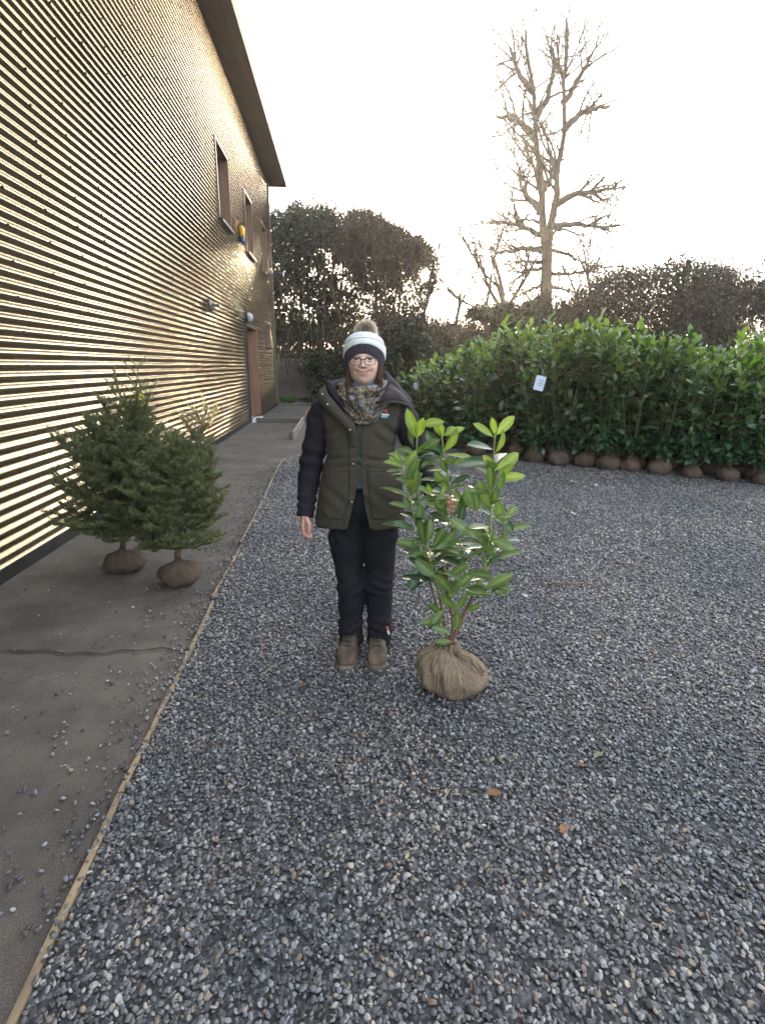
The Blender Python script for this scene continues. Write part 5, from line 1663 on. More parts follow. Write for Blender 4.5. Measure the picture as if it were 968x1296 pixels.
# ---- hair: locks from under the hat to the scarf
mb = MB(); r_ = np.random.default_rng(602)
for s, n in ((-1, 46), (1, 46)):
    for k in range(n):
        f = r_.uniform(0, 1)
        x0_ = X0 + s * (.066 + .008 * f + r_.normal(0, .003)); y0_ = 2.735 + .09 * f
        P = [(x0_, y0_, 1.53 - .03 * f), (x0_ + s * (.006 + r_.normal(0, .004)), y0_ - .008, 1.47 - .02 * f), (x0_ + s * r_.normal(.002, .006), y0_ - .015, 1.41), (x0_ + s * r_.normal(-.006, .010), y0_ - .035 - .02 * (1 - f), 1.35 + r_.normal(0, .012))]
        mb.add(*tube(curve(P, 10), np.linspace(.0062, .0035, 10), 5))
for k in range(46):      # back of the head down to the collar
    a = r_.uniform(-1.2, 1.2)
    P = [(X0 + math.sin(a) * .080, 2.79 + math.cos(a) * .085, 1.50), (X0 + math.sin(a) * .085, 2.80 + math.cos(a) * .09, 1.43), (X0 + math.sin(a) * .08, 2.81 + math.cos(a) * .075, 1.36)]
    mb.add(*tube(curve(P, 6), [.010] * 6, 5))
mb.obj('hair', m_hair, per)

# ---- trousers
m_tr = mat('trouser_cloth', (0.01154, 0.01039, 0.01443), (0.007504, 0.006926, 0.009812), rough=.9, scale=7, bump=.25, bscale=300, spec=.3, c3=(0.01501, 0.0127, 0.01558))
tr = MB()
def lpt(x, y, Y): return W(x, y, Y)
LEGS = [[(437, 655, PY, .088), (438, 690, PY, .086), (441, 715, PY, .076), (443.5, 738, 2.775, .073), (444.5, 765, 2.79, .068), (444, 790, 2.80, .065), (444.5, 812, 2.80, .062)],
        [(482, 655, PY, .088), (481, 690, PY, .086), (480.5, 715, PY, .077), (479.5, 738, 2.775, .074), (480, 765, 2.785, .069), (480, 790, 2.785, .066), (480.5, 814, 2.785, .063)]]
for L_ in LEGS:
    pts = np.array([[*lpt(x, y, Y), r] for x, y, Y, r in L_])
    pts[0, 2] = .84
    C_ = curve(pts, 40)
    Vt, Ft = tube(C_[:, :3], C_[:, 3], 28, up=(1, 0, 0))
    tr.add(Vt, Ft)
tr.add(*capsule((X0 - .075, 2.83, .84), (X0 + .075, 2.83, .84), .125, .125, 20))
tr.add(*capsule((X0 - .06, 2.83, .95), (X0 + .06, 2.83, .95), .115, .115, 20))
V, F, Nn = remesh(tr, .006, 3)
kz = np.array([k[2] for k in KNEE]).mean()
sd_ = np.where(V[:, 0] < (W(462, 740, PY)[0]), -1.0, 1.0)
fold = .0045 * wav(V * [1, 1, 2.2], 20, 611)
fold += .0045 * np.exp(-((V[:, 2] - kz) / .06) ** 2) * np.sin((V[:, 2] - kz) * 110 + 2.2 * wav(V, 18, 615) + sd_ * V[:, 0] * 55 + 2 * sd_)
fold += .0045 * np.exp(-((V[:, 2] - .17) / .06) ** 2) * np.sin(V[:, 2] * 120 + 2.5 * wav(V, 16, 616) + sd_ * V[:, 0] * 40)
fold += .004 * np.exp(-((V[:, 2] - .68) / .08) ** 2) * np.sin(V[:, 2] * 60 - sd_ * V[:, 0] * 90)
V = V + Nn * fold[:, None]
trs = obj('trousers', V, F, m_tr, per)
# little red and white tab on the hem
m_red = mat('red_tab', (.45, .09, .08), (.40, .08, .07), rough=.7)
m_wht = mat('white_tab', (.55, .53, .52), rough=.7)
q = W(491, 797, 2.722)
mb = MB()
mb.add(*box(q + [-.003, -.004, .008], (.0055, .002, .013), .001, R=Matrix.Rotation(-.35, 3, 'Y')), 0)
mb.add(*box(q + [.002, -.005, -.014], (.0055, .002, .012), .001, R=Matrix.Rotation(-.35, 3, 'Y')), 1)
mb.obj('hem_tab', [m_red, m_wht], trs)

# ---- boots
m_boot = mat('muddy_boot_leather', (0.04774, 0.03089, 0.02022), (0.1179, 0.08705, 0.05897), rough=.9, scale=13, detail=6, bump=.5, bscale=60, c3=(0.1629, 0.1292, 0.09266), lo=.4, hi=.6)
m_sole = mat('boot_sole', (0.1638, 0.1287, 0.0975), (0.078, 0.06084, 0.0468), rough=.95, scale=20, bump=.6, bscale=60)
m_lace = mat('boot_lace', (.05, .04, .035), (.03, .025, .022), rough=.9)
def boot(toe_px, ank, yaw):
    toe = W(toe_px[0], toe_px[1], 2.60); toe[2] = 0
    fw = np.array([math.sin(yaw), -math.cos(yaw), 0]); rt = np.array([math.cos(yaw), math.sin(yaw), 0])
    base = np.array([toe[0], 2.62, .014]) - fw * .10
    heel = base - fw * .12 + [0, 0, 0]
    def ring(s, w, h0, h1, k=22, ex=2.6):
        a = np.linspace(0, 2 * math.pi, k, endpoint=False)
        c, s_ = np.cos(a), np.sin(a)
        xx = w * np.sign(c) * np.abs(c) ** (2 / ex); zz = (h0 + h1) / 2 + (h1 - h0) / 2 * np.sign(s_) * np.abs(s_) ** (2 / ex)
        return base + fw * s + xx[:, None] * rt + zz[:, None] * np.array([0, 0, 1])
    up = [ring(-.165, .020, .03, .10), ring(-.158, .032, .024, .135), ring(-.13, .040, .022, .15), ring(-.09, .042, .022, .15), ring(-.05, .043, .022, .135), ring(-.015, .044, .022, .112),
          ring(.03, .047, .022, .092), ring(.07, .050, .022, .078), ring(.10, .049, .022, .068), ring(.125, .043, .023, .058), ring(.142, .031, .025, .048), ring(.150, .016, .028, .038)]
    V, F = loft(up); V = V + .0022 * wav(V, 70, int(toe_px[0]))[:, None] * np.array([.4, .4, 1])
    b = obj('boot', V, F, m_boot, per)
    V, F = capsule(base - fw * .10 + [0, 0, .09], np.array([ank[0], ank[1] + .01, .135]), .046, .040, 18)
    obj('boot_shaft', V, F, m_boot, b)
    so = [ring(-.172, .022, -.006, .026, ex=4), ring(-.155, .038, -.008, .027, ex=4), ring(-.08, .042, -.008, .027, ex=4), ring(-.02, .044, -.004, .027, ex=4), ring(.04, .051, -.008, .027, ex=4), ring(.09, .053, -.008, .028, ex=4),
          ring(.128, .046, -.006, .030, ex=4), ring(.148, .033, -.003, .031, ex=4), ring(.158, .017, .002, .030, ex=4)]
    obj('sole', *loft(so), m_sole, b)
    mb = MB()
    for i in range(5):
        s = .045 - .026 * i; z = np.interp(s, (-.09, -.05, -.015, .03, .07), (.153, .138, .115, .095, .081)) + .001
        for sg in (-1, 1):
            P = [base + fw * (s + .004 * sg) + rt * x + [0, 0, z - 9 * x * x] for x in np.linspace(-.020, .020, 6)]
            P = [p + fw * sg * .010 * (j / 5 - .5) for j, p in enumerate(P)]
            mb.add(*tube(P, .0026, 5))
    for sg in (-1, 1):
        P = [base + fw * -.045 + [0, 0, .142], base + fw * -.03 + rt * sg * .022 + [0, 0, .135], base + fw * -.022 + rt * sg * .036 + [0, 0, .105]]
        mb.add(*tube(curve(P, 7), .0028, 5))
    mb.obj('laces', m_lace, b)
boot((437.5, 842), ANK[0], -.10); boot((477.5, 848), ANK[1], .02)

# ---- jacket shell
m_olive = mat('jacket_olive', (.043, .0365, .0225), (.031, .027, .0175), rough=.85, scale=9, bump=.2, bscale=420, c3=(.052, .044, .028))
m_blk = mat('jacket_black', (0.01404, 0.01131, 0.01716), (0.00936, 0.00819, 0.01248), rough=.85, scale=9, bump=.2, bscale=380, spec=.3)
m_plum = mat('hood_lining', (0.03463, 0.0254, 0.03232), (0.02597, 0.01962, 0.0254), rough=.9, scale=12, bump=.3, bscale=200)
m_zip = mat('zip_tape', (.022, .022, .026), (.03, .03, .034), rough=.6, scale=40)
m_snap = mat('snap_metal', (.50, .47, .42), (.40, .38, .34), rough=.3, metal=.9)
# measured half outlines: py -> left x, right x, depth
JP = np.array([(497, 444, 477, .085), (502, 432, 488, .098), (508, 419, 499, .108), (514, 411, 508, .113), (522, 406, 512, .117), (535, 407.5, 508, .121), (550, 411, 502, .126), (565, 414, 498.5, .126), (580, 415, 498.5, .123), (595, 410.5, 503, .126), (615, 406, 508, .134), (640, 403, 510.5, .140), (655, 401, 511.5, .143), (668, 400.5, 512, .145)])
jy_ = JP[:, 0]
def jz(py): return W(458, py, 2.72)[2]
JZ = np.array([jz(y) for y in jy_])[::-1]
JL = np.array([W(x, y, 2.80)[0] for y, x, _, _ in JP])[::-1]; JR = np.array([W(x, y, 2.80)[0] for y, _, x, _ in JP])[::-1]; JB = JP[::-1, 3]
JCY = 2.825
def jprof(z): return np.interp(z, JZ, JL), np.interp(z, JZ, JR), np.interp(z, JZ, JB)
def jfold(x, z):
    P = np.stack([x, 0 * x, z], -1).reshape(-1, 3)
    o = .005 * wav(P * [1, 1, 1.5], 16, 621).reshape(np.shape(x))
    mid = (jprof(z)[0] + jprof(z)[1]) / 2
    s = np.sign(x - mid); ad = np.abs(x - mid)
    o = o + .009 * np.exp(-((z - jz(548)) / .05) ** 2) * np.clip((ad - .05) / .06, 0, 1) * np.sin((z * 1.0 + ad * .9) * 75)      # creases from the armpit
    o = o + .006 * np.exp(-((z - jz(582)) / .035) ** 2) * np.sin(z * 150 + ad * 25 + s)                                        # waist
    o = o + .0055 * np.exp(-((z - jz(630)) / .06) ** 2) * np.sin(z * 70 + ad * 60 * s)
    return o
def jfront(x, z):
    a, b, d = jprof(z); c, h = (a + b) / 2, (b - a) / 2
    q = np.clip(np.abs((x - c) / h), 0, .999)
    return JCY - d * (1 - q ** 2.5) ** (1 / 2.5) - jfold(x, z)
def gap_x(z):
    y_ = np.interp(z, JZ, jy_[::-1])
    l = np.interp(y_, (497, 545, 612, 640, 668), (449, 452.0, 452.5, 446.5, 439)); r = np.interp(y_, (497, 545, 612, 640, 668), (461, 457.5, 458.0, 462, 468.5))
    return l, r, y_
nz_, nt_ = 70, 150
zs = np.linspace(JZ[0], JZ[-1], nz_)
rings = []
for z in zs:
    a, b, d = jprof(z); c, h = (a + b) / 2, (b - a) / 2
    l, r, y_ = gap_x(z)
    xl, xr = W(l, y_, 2.69)[0], W(r, y_, 2.69)[0]
    tl = math.acos(np.clip((xl - c) / h, -1, 1)); trr = math.acos(np.clip((xr - c) / h, -1, 1))
    th = np.linspace(trr, -(2 * math.pi - tl), nt_)          # from the right front edge round the back to the left front edge
    e = 2.5
    cx_, sy_ = np.cos(th), np.sin(th)
    rr = (np.abs(cx_) ** e + np.abs(sy_) ** e) ** (-1 / e)
    x = c + h * rr * cx_; y = JCY - d * rr * sy_
    f = jfold(x, np.full_like(x, z))
    y = np.where(sy_ > 0, y - f * np.clip(sy_ * 2, 0, 1), y + f * .7)
    hem = .010 * np.clip((zs[6] - z) / .1, 0, 1)
    rings.append(np.stack([x, y, np.full(nt_, z) + .012 * np.cos(th * 2) * (z < zs[3]) * 0], 1))
k = nt_
Vj = np.concatenate(rings)
Fj = [(i * k + j, (i + 1) * k + j, (i + 1) * k + j + 1, i * k + j + 1) for i in range(nz_ - 1) for j in range(k - 1)]
# black shoulder yoke (raglan): above a line from neck to armpit
def seam_black(x, z):
    a, b, _ = jprof(z); c = (a + b) / 2
    y_ = np.interp(z, JZ, jy_[::-1])
    lim_l = np.interp(y_, (497, 508, 520, 535, 550, 560), (424, 414, 408.5, 412, 414, 380)); lim_r = np.interp(y_, (497, 508, 520, 535, 550, 560), (505, 505, 504.5, 501, 498, 560))
    xl_, xr_ = W(lim_l, 0, 1), 0
    return lim_l, lim_r, y_
fm = []
for f in Fj:
    P = Vj[list(f)].mean(0)
    ll, lr, y_ = seam_black(P[0], P[2])
    fm.append(1 if (y_ < 558 and (P[0] < W(ll, y_, 2.78)[0] or P[0] > W(lr, y_, 2.78)[0])) else 0)
jk = obj('jacket', Vj, Fj, [m_olive, m_blk], per, True, fm)
sm = jk.modifiers.new('cloth', 'SOLIDIFY'); sm.thickness = .006; sm.offset = -1

def patch(name, left, right, m, off=.004, th=.004, n=26, w=10, parent=None, y0=None, y1=None):
    """a piece of cloth lying on the front of the jacket: left/right outline as (py, px) lists"""
    left, right = np.array(left, float), np.array(right, float)
    y0 = max(left[0, 0], right[0, 0]) if y0 is None else y0; y1 = min(left[-1, 0], right[-1, 0]) if y1 is None else y1
    L1, L2 = [], []
    for y in np.linspace(y0, y1, n):
        xl, xr = np.interp(y, left[:, 0], left[:, 1]), np.interp(y, right[:, 0], right[:, 1])
        for t in np.linspace(0, 1, w):
            p = W(lerp(xl, xr, t), y, 2.70)
            Y = jfront(p[0], p[2])
            p = W(lerp(xl, xr, t), y, Y); Y = jfront(p[0], p[2]); p[1] = Y
            L1.append(p + [0, -off - th, 0]); L2.append(p + [0, -off + .012, 0])
    N_ = n * w
    i_ = np.arange(N_).reshape(n, w)
    F = []
    for a in range(n - 1):
        for b in range(w - 1):
            F.append((i_[a, b], i_[a + 1, b], i_[a + 1, b + 1], i_[a, b + 1]))
    bd = [i_[0, b] for b in range(w)] + [i_[a, w - 1] for a in range(1, n)] + [i_[n - 1, b] for b in range(w - 2, -1, -1)] + [i_[a, 0] for a in range(n - 2, 0, -1)]
    for a, b in zip(bd, bd[1:] + bd[:1]): F.append((a, b, b + N_, a + N_))
    return obj(name, np.array(L1 + L2), F, m, parent or jk)
# lower pockets, pocket flaps, chest yoke, plackets
pk = patch('pocket', [(597, 413), (606, 409), (625, 406.5), (645, 406), (652, 409), (657, 420)], [(597, 441.5), (630, 441), (657, 434)], m_olive, .003, .008)
pk2 = patch('pocket', [(597, 464.5), (640, 467.5), (657, 471.5)], [(597, 506), (630, 508.5), (645, 508), (652, 500), (657, 485)], m_olive, .003, .008)
patch('chest_panel', [(527, 471), (570, 465), (574, 464)], [(527, 497), (545, 497), (560, 496.5), (574, 497.5)], m_olive, .0005, .003)
patch('waist_band', [(594, 411), (597, 410)], [(594, 442), (597, 442)], m_olive, .003, .004, n=4)
patch('waist_band', [(571.5, 465), (574.5, 464.5)], [(571.5, 498), (574.5, 498.5)], m_olive, .003, .004, n=4)
patch('waist_band', [(593.5, 464), (597, 464)], [(593.5, 505), (597, 505)], m_olive, .003, .004, n=4)
patch('hem_band', [(660, 401.5), (668.5, 400.5)], [(660, 437.5), (668.5, 436.5)], m_olive, .001, .003, n=6)
patch('hem_band', [(660, 471), (668.5, 473.5)], [(660, 510), (668.5, 511)], m_olive, .001, .003, n=6)
plk = patch('placket', [(545, 440.5), (560, 442), (605, 442.5), (640, 440.5), (669.5, 435)], [(545, 452), (560, 452), (612, 452.5), (640, 446.5), (669.5, 439.5)], m_olive, .007, .006, n=40)
patch('placket', [(530, 460.5), (545, 457.8), (612, 458), (640, 462), (669.5, 468.5)], [(530, 468), (545, 464.5), (612, 463.5), (640, 467.5), (669.5, 474.5)], m_olive, .004, .005, n=40)
patch('zip', [(532, 450), (620, 451)], [(532, 460), (620, 459)], m_zip, -.006, .002, n=30, w=6)
z_ = patch('zip_teeth', [(545, 454.6), (612, 454.9)], [(545, 455.6), (612, 455.7)], m_dark, -.003, .002, n=30, w=3)
pl = W(455, 543, 2.67)
# lapel: placket folded open up to the collar on the left
def ribbon(name, A, B, m, th=.006, n=34, w=8, bulge=.01, parent=None, curl=0.0):
    """thick band of cloth between two edges A and B [(px, py, Y)]"""
    A = curve([W(*q) for q in A], n); B = curve([W(*q) for q in B], n)
    T = np.gradient((A + B) / 2, axis=0); T /= np.linalg.norm(T, axis=1)[:, None]
    S = B - A; Nr = np.cross(T, S); Nr /= np.linalg.norm(Nr, axis=1)[:, None] + 1e-9
    Nr[Nr[:, 1] > 0] *= -1
    G1, G2 = [], []
    for i in range(n):
        for t in np.linspace(0, 1, w):
            p = lerp(A[i], B[i], t) + Nr[i] * (bulge * (1 - (i / n) ** 4 * .8) * math.sin(math.pi * t) + .0015 * math.sin(i * .7 + t * 4))
            G1.append(p + Nr[i] * th / 2); G2.append(p - Nr[i] * th / 2)
    i_ = np.arange(n * w).reshape(n, w); N_ = n * w; F = []
    for a in range(n - 1):
        for b in range(w - 1):
            q = (i_[a, b], i_[a + 1, b], i_[a + 1, b + 1], i_[a, b + 1])
            F.append(q); F.append(tuple(x + N_ for x in q[::-1]))
    bd = [i_[0, b] for b in range(w)] + [i_[a, w - 1] for a in range(1, n)] + [i_[n - 1, b] for b in range(w - 2, -1, -1)] + [i_[a, 0] for a in range(n - 2, 0, -1)]
    for a, b in zip(bd, bd[1:] + bd[:1]): F.append((a, b, b + N_, a + N_))
    return obj(name, np.array(G1 + G2), F, m, parent or jk)
lap = ribbon('lapel', [(402.5, 502, 2.76), (407, 512, 2.72), (418, 523, 2.685), (430, 535, 2.665), (440, 546, 2.66), (441.5, 556, 2.677), (442, 566, 2.690)],
             [(411, 489, 2.78), (416, 499, 2.735), (425, 510, 2.70), (437, 524, 2.675), (449, 537, 2.665), (451.5, 553, 2.678), (452, 566, 2.690)], m_olive, .007, bulge=.012)
ribbon('collar', [(412, 487, 2.785), (417, 497, 2.742), (428, 511, 2.708), (441, 526, 2.69), (451, 538, 2.68)],
       [(418, 482, 2.80), (425, 494, 2.765), (433, 508, 2.73), (444, 522, 2.715), (454, 536, 2.70)], m_blk, .012, bulge=.010)
# hood lying open at the right, plum lining with green edge
hd = ribbon('hood', [(476, 515, 2.68), (483, 502, 2.69), (489, 492, 2.72), (492, 486, 2.77)],
            [(481, 512, 2.675), (500, 507, 2.67), (515, 511, 2.70), (521, 514, 2.76)], m_plum, .014, n=30, w=14, bulge=.022)
P = curve([W(*q) for q in [(470, 522, 2.672), (477, 515.5, 2.662), (487, 510, 2.655), (500, 508.5, 2.655), (512, 511, 2.685), (522, 515, 2.75)]], 30)
obj('hood_edge', *tube(P, [.006] * 30, 8), m_olive, hd)
mb = MB()
for (a, b) in (((497, 486, 2.80), (514, 505, 2.80)), ((492, 482, 2.86), (505, 498, 2.88)), ((480, 484, 2.93), (440, 484, 2.93)), ((440, 484, 2.93), (418, 488, 2.86)), ((418, 488, 2.86), (412, 494, 2.80))):
    mb.add(*capsule(W(*a) - [0, 0, .008], W(*b) - [0, 0, .008], .030, .028, 14))
mb.add(*capsule(W(488, 473, 2.86), W(492, 490, 2.84), .016, .026, 12))
V, F, Nn = remesh(mb, .008, 6); V = V + Nn * (.004 * wav(V, 30, 640))[:, None]
obj('hood_back', V, F, m_plum, hd)
# snaps
mb_s = []
for (x, y, Y) in ((408, 499, 2.728), (414.5, 512, 2.69), (443, 544, 2.648), (447, 587, None), (445.5, 634, None)):
    p = W(x, y, Y or 2.69)
    if Y is None: p[1] = jfront(p[0], p[2]) - .014
    V, F = sphere(p, (.0052, .0028, .0052), 12, 7); obj('snap', V, F, m_snap, jk)
# round badge on the chest
m_bred = mat('badge_red', (.42, .045, .04), rough=.7); m_bblu = mat('badge_blue', (.16, .36, .50), rough=.7); m_bwh = mat('badge_white', (.62, .63, .62), rough=.7)
def on_jk(x, y, off):
    p = W(x, y, 2.71); p[1] = jfront(p[0], p[2]); p = W(x, y, p[1]); p[1] = jfront(p[0], p[2]) - off; return p
bg = None
V, F = sphere((0, 0, 0), (.0105, .0022, .0095), 16, 8); bg = obj('badge', V + on_jk(488, 520.3, .006), F, m_bred, jk)
for (xa, xb, y, hh, m, k) in ((482.8, 492.8, 524.2, .0042, m_bwh, 0), (482.2, 491.8, 527.0, .0042, m_bblu, 1)):
    L1 = []
    for t in np.linspace(0, 1, 7):
        p = on_jk(lerp(xa, xb, t), y + .5 * math.sin(t * 3), .0065)
        L1.append(p)
    L1 = np.array(L1)
    Vb = np.concatenate([L1 + [0, 0, hh], L1 - [0, 0, hh]])
    obj('badge_band', Vb, [(i, i + 7, i + 8, i + 1) for i in range(6)], m, bg)
# lettering is too small to read on the badge: three short dark strokes stand for its line of print
for x in (484.6, 487.2, 489.6):
    p = on_jk(x, 527.2, .0080)
    V, F = box(p, (.0030, .0006, .0010)); obj('print', V, F, m_bwh, bg)

# sleeves
def sleeve(P, seed, cuff_n):
    P = np.array([[*W(x, y, Y), r] for x, y, Y, r in P])
    n, k = 90, 40
    C_ = curve(P, n)
    V, F = tube(C_[:, :3], C_[:, 3], k, cap=False, up=(0, 1, 0))
    t = np.repeat(np.linspace(0, 1, n), k)
    a = np.tile(np.linspace(0, 2 * math.pi, k, endpoint=False), n)
    C3 = np.repeat(C_[:, :3], k, 0)
    d = V - C3; d /= np.linalg.norm(d, axis=1)[:, None] + 1e-9
    f = .0050 * wav(V, 22, seed)
    f += .0055 * np.exp(-((t - .55) / .16) ** 2) * np.sin(t * 52 + 1.8 * np.sin(a + seed) + 2.4 * wav(V, 13, seed + 5))
    f += .0050 * np.exp(-((t - .88) / .08) ** 2) * np.sin(t * 90 + 1.6 * np.sin(a * 1 + 2) + 2 * wav(V, 16, seed + 6))
    f += .0045 * np.exp(-((t - .22) / .14) ** 2) * np.sin(t * 50 + 2 * np.cos(a))
    f = np.where(t > .965, .002, f)
    V = V + d * f[:, None]
    # turn the cuff inwards
    last = V[-k:]; c = last.mean(0)
    V = np.vstack([V, c + (last - c) * .82, c + (last - c) * .8 - (C_[-1, :3] - C_[-4, :3]) * .6])
    F = list(F) + [((n - 1 + q) * k + j, (n - 1 + q) * k + (j + 1) % k, (n + q) * k + (j + 1) % k, (n + q) * k + j) for q in range(2) for j in range(k)]
    s = obj('sleeve', V, F, m_blk, jk)
    return s
sl1 = sleeve([(424, 512, 2.83, .050), (413, 517, 2.83, .066), (405, 528, 2.83, .067), (401, 548, 2.835, .063), (397, 572, 2.845, .060), (394, 594, 2.845, .056), (391, 615, 2.83, .052), (388.5, 635, 2.79, .047), (386, 654, 2.765, .041)], 651, 2)
sl2 = sleeve([(490, 512, 2.83, .050), (502, 516, 2.83, .066), (511, 528, 2.83, .066), (519, 548, 2.83, .062), (528, 572, 2.83, .059), (537, 594, 2.815, .056), (545, 611, 2.75, .052), (551, 623, 2.68, .047), (556, 632, 2.615, .040)], 652, 2)
# red tag at the cuff
q = W(376.5, 629, 2.80)
V, F = box(q, (.003, .008, .010), .001); obj('cuff_tag', V, F, m_red, sl1)

# ---- scarf: patterned loops round the neck with the end tucked down in front
def scarf_mat():
    m = bpy.data.materials.new('scarf_cloth'); m.use_nodes = True
    N, L = m.node_tree.nodes, m.node_tree.links
    b = N['Principled BSDF']; b.inputs['Roughness'].default_value = .95
    tc = N.new('ShaderNodeTexCoord')
    n1 = N.new('ShaderNodeTexNoise'); n1.inputs['Scale'].default_value = 62; n1.inputs['Detail'].default_value = 3; n1.inputs['Distortion'].default_value = 1.2
    n2 = N.new('ShaderNodeTexNoise'); n2.inputs['Scale'].default_value = 17; n2.inputs['Detail'].default_value = 2
    r1_ = N.new('ShaderNodeValToRGB'); E = r1_.color_ramp.elements; r1_.color_ramp.interpolation = 'EASE'
    E[0].position = .36; E[0].color = (0.032, 0.0272, 0.024, 1); E[1].position = .66; E[1].color = (0.368, 0.304, 0.224, 1)
    for p, c in ((.46, (0.048, 0.04, 0.0288)), (.53, (0.192, 0.152, 0.1)), (.58, (0.06, 0.048, 0.032))):
        e = E.new(p); e.color = (*c, 1)
    r2_ = N.new('ShaderNodeValToRGB'); E = r2_.color_ramp.elements; r2_.color_ramp.interpolation = 'EASE'
    E[0].position = .38; E[0].color = (0.04, 0.044, 0.06, 1); E[1].position = .68; E[1].color = (0.25, 0.255, 0.27, 1)
    e = E.new(.52); e.color = (0.128, 0.144, 0.184, 1)
    r3_ = N.new('ShaderNodeValToRGB'); r3_.color_ramp.elements[0].position = .54; r3_.color_ramp.elements[1].position = .64
    for n_ in (n1, n2): L.new(tc.outputs['Object'], n_.inputs['Vector'])
    L.new(n1.outputs[0], r1_.inputs[0]); L.new(n1.outputs[0], r2_.inputs[0]); L.new(n2.outputs[0], r3_.inputs[0])
    mx = N.new('ShaderNodeMix'); mx.data_type = 'RGBA'
    L.new(r3_.outputs[0], mx.inputs[0]); L.new(r1_.outputs[0], mx.inputs[6]); L.new(r2_.outputs[0], mx.inputs[7])
    L.new(mx.outputs[2], b.inputs['Base Color']); return m
m_scarf = scarf_mat()
def scarf_loop(c, rx, ry, tilt, side, rad, seed, folds=7, drop=0.0, n=110, k=30):
    th = np.linspace(0, 2 * math.pi, n, endpoint=False)
    P = np.stack([c[0] + rx * np.sin(th), c[1] - ry * np.cos(th), c[2] - tilt * np.cos(th) + side * np.sin(th) - drop * np.clip(np.cos(th), 0, 1) ** 4], 1)
    T = np.roll(P, -1, 0) - np.roll(P, 1, 0); T /= np.linalg.norm(T, axis=1)[:, None]
    up = np.array([0, 0, 1.0]); U = np.cross(T, up); U /= np.linalg.norm(U, axis=1)[:, None]; Wv = np.cross(U, T)
    a = np.linspace(0, 2 * math.pi, k, endpoint=False)
    rings = []
    r_ = np.random.default_rng(seed); ph = r_.uniform(0, 6.28, 3)
    for i in range(n):
        rr = rad * (1 + .16 * np.cos(folds * a + 2.0 * math.sin(th[i] * 2 + ph[0]) + ph[1]) + .10 * np.cos((folds + 4) * a - 3 * math.sin(th[i] + ph[2])))
        rr = rr * (1 + .13 * math.sin(3 * th[i] + ph[0]))
        rings.append(P[i] + (np.cos(a) * rr)[:, None] * U[i] * .85 + (np.sin(a) * rr)[:, None] * Wv[i] * 1.15)
    V = np.concatenate(rings)
    F = [(i * k + j, i * k + (j + 1) % k, ((i + 1) % n) * k + (j + 1) % k, ((i + 1) % n) * k + j) for i in range(n) for j in range(k)]
    return V, F
mb = MB()
mb.add(*scarf_loop((X0 - .002, 2.795, 1.395), .088, .088, .022, .004, .030, 661))
mb.add(*scarf_loop((X0 + .004, 2.785, 1.368), .103, .100, .035, -.006, .031, 662, 6, .02))
mb.add(*scarf_loop((X0 - .004, 2.775, 1.335), .092, .100, .040, .010, .029, 663, 6, .03))
# hanging pleated end
nn, kk = 26, 34
rings = []
for i, t in enumerate(np.linspace(0, 1, nn)):
    cx_ = W(lerp(458, 461.5, t), lerp(503, 531, t), 2.66)
    wd2 = lerp(.052, .016, t ** 1.2); dp = lerp(.028, .016, t)
    a = np.linspace(0, 2 * math.pi, kk, endpoint=False)
    rr = 1 + .15 * np.cos(7 * a + 1.5 * t) + .08 * np.cos(11 * a - 2 * t)
    rings.append(cx_ + np.stack([np.cos(a) * wd2 * rr, -np.sin(a) * dp * rr, np.zeros(kk) - .008 * np.cos(a) ** 2], 1))
V, F = loft(rings); mb.add(V, F)
V, F = mb.get()
V = V + (.003 * wav(V, 45, 665))[:, None] * np.array([1, 1, 1])
obj('scarf', V, F, m_scarf, per)
# blue collar of the inner top at the neck
V, F = scarf_loop((X0, 2.80, 1.415), .062, .062, .008, .0, .012, 667, 4)
obj('inner_collar', V, F, mat('inner_top', (.09, .16, .22), (.07, .12, .17), rough=.9, scale=20), per)
# ------------------------------------------------------------------ things lying on the gravel
r_ = np.random.default_rng(701)
m_dead = mat('dead_leaf', (.24, .115, .04), (.15, .07, .03), rough=.7, scale=30, trans=(.2, (1.2, 1, .7)), rnd=.2)
m_pale = mat('pale_chip', (.34, .29, .19), (.24, .19, .12), rough=.8, scale=30, rnd=.25)
m_gleaf = mat('fallen_green_leaf', (.07, .08, .035), (.05, .06, .028), rough=.5, scale=20)
m_stick = mat('dead_stick', (.19, .12, .085), (.11, .07, .05), rough=.9, scale=30)
def stick(px, qx, r, label, m=m_stick):
    a, b = G(*px), G(*qx); a[2] = b[2] = .034
    P = curve([a, lerp(a, b, .4) + r_.normal(0, .008, 3), lerp(a, b, .75) + r_.normal(0, .008, 3), b], 10)
    V, F = tube(P, np.linspace(r, r * .6, 10), 6)
    top('fallen_stick', V, F, m, label, 'stick', a)
stick((697, 744), (758, 746), .007, 'pale brown straight stick lying across the gravel at the right')
stick((778, 717), (815, 724), .007, 'dark stick on the gravel at the right photo edge')
stick((330, 862), (352, 848), .0025, 'thin straw lying left of the boots on the gravel', m_pale)
stick((238, 962), (275, 952), .002, 'thin reddish stalk on the gravel at the lower left')
stick((335, 897), (348, 908), .002, 'short pale stalk below the bent straw', m_pale)
stick((562, 1020), (572, 1000), .002, 'thin pale straw below the root ball at the bottom', m_pale)
stick((712, 1020), (722, 1010), .002, 'tiny brown twig near the bottom right of the gravel')
def flake(px, L_, m, name, label, cat, rz=None, seed=0, wide=.25):
    p = G(*px); p[2] = .034
    V, F = leaf_shape(6, 4, L_, wide * L_, .15, -.10 * L_, .06 * L_, 710 + seed)
    q = Matrix.Rotation(r_.uniform(0, 6.28) if rz is None else rz, 3, 'Z') @ Matrix.Rotation(r_.normal(0, .25), 3, 'X')
    V = (V - [0, L_ / 2, 0]) @ np.array(q).T + p
    return top(name, V, F, m, label, cat, p)
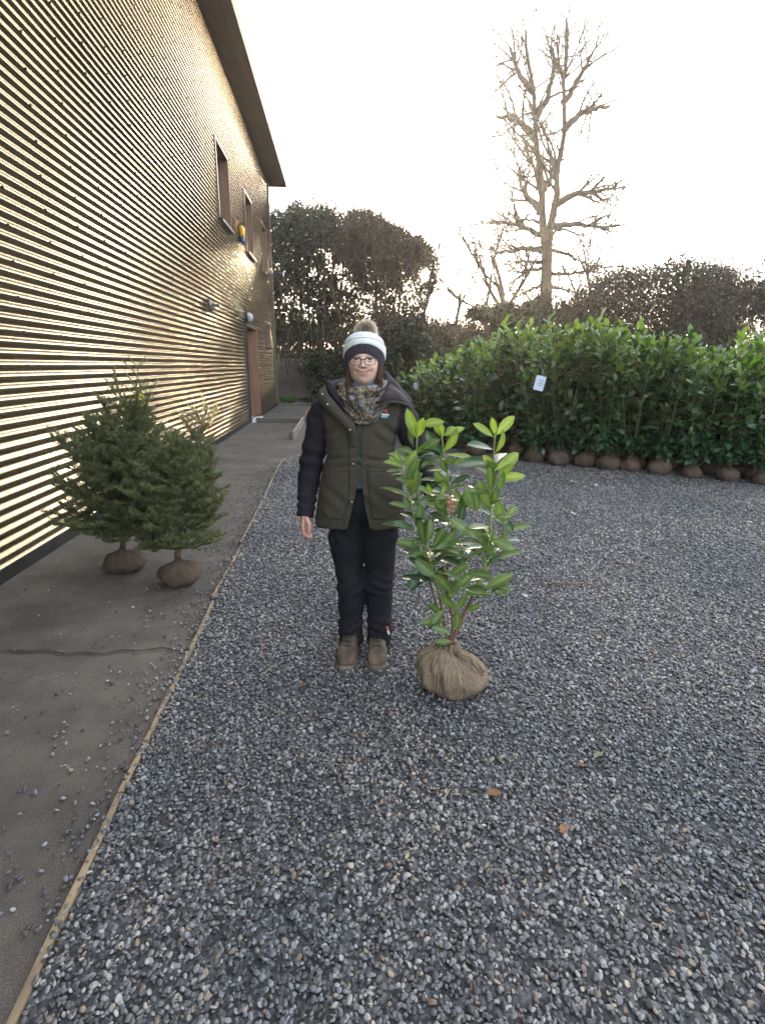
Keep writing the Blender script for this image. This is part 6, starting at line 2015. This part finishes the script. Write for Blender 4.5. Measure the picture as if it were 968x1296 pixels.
flake((625, 1014), .050, m_dead, 'dead_leaf', 'curled orange brown leaf sprig low in the gravel below the root ball', 'leaf', 1.3, 1, .35)
flake((735, 978), .034, m_dead, 'dead_leaf', 'small bright orange leaf at the lower right of the gravel', 'leaf', 1.1, 2, .3)
flake((383, 875), .035, m_dead, 'dead_leaf', 'small orange scrap below the left boot', 'leaf', 1.6, 3, .4)
flake((712, 1061), .035, m_dead, 'dead_leaf', 'brown leaf scrap at the bottom edge of the photographed gravel', 'leaf', .4, 4, .4)
flake((756, 965), .085, m_gleaf, 'fallen_leaf', 'dull green leaf half buried in gravel at the lower right', 'leaf', 2.3, 5, .14)
flake((730, 598), .10, m_gleaf, 'fallen_leaf', 'yellow green leaf on the gravel before the round root ball', 'leaf', 1.2, 6, .3)
flake((688, 603), .13, m_pale, 'fallen_leaf', 'pale dry leaf lying before the hedge, left of the green one', 'leaf', 1.5, 7, .2)
flake((707, 605), .10, m_pale, 'fallen_leaf', 'pale dry leaf between two others before the hedge', 'leaf', 1.4, 8, .2)
flake((725, 613), .10, m_pale, 'fallen_leaf', 'pale leaf slightly nearer than the others before the hedge', 'leaf', 1.1, 9, .25)
flake((753, 617), .11, m_wht, 'fallen_leaf', 'white scrap on the gravel towards the right photo edge', 'scrap', 1.2, 10, .22)
flake((664, 760), .045, m_wht, 'plastic_scrap', 'small white scrap lying right of the held laurel', 'scrap', 1.2, 11, .25)
flake((725, 654), .06, m_wht, 'plastic_scrap', 'tiny white scrap in the middle of the gravel behind the stick', 'scrap', 1.2, 12, .3)
# loose sprinkling of brown bits, nobody would count them
mb = MB()
for k in range(300):
    y = r_.uniform(1.2, 9.5); x = r_.uniform(-.65 * y, .66 * y)
    if x < edge_x(y) + .05: continue
    L_ = r_.uniform(.008, .022) * (1 + .12 * y)
    V, F = leaf_shape(2, 2, L_, L_ * .25, .3, 0, .1 * L_, k)
    q = Matrix.Rotation(r_.uniform(0, 6.28), 3, 'Z') @ Matrix.Rotation(r_.normal(0, .3), 3, 'X')
    mb.add(V @ np.array(q).T + [x, y, .031 + r_.uniform(0, .006)], F, int(r_.random() < .45))
tag(mb.obj('leaf_litter', [m_dead, m_pale]), kind='stuff')
# ------------------------------------------------------------------ thin volume added to imitate the lens glare of the low sun
m_glare = bpy.data.materials.new('glare_volume'); m_glare.use_nodes = True
N, L = m_glare.node_tree.nodes, m_glare.node_tree.links
N.remove(N['Principled BSDF'])
pv = N.new('ShaderNodeVolumePrincipled')
pv.inputs['Color'].default_value = (.97, .93, .88, 1)
pv.inputs['Density'].default_value = .0010
pv.inputs['Anisotropy'].default_value = .78
L.new(pv.outputs[0], N['Material Output'].inputs['Volume'])
V, F = box((0, 120, 13.5), (206, 186, 15.5))
glare_box = obj('glare_volume', V, F, m_glare, smooth=False)
tag(glare_box, kind='stuff')
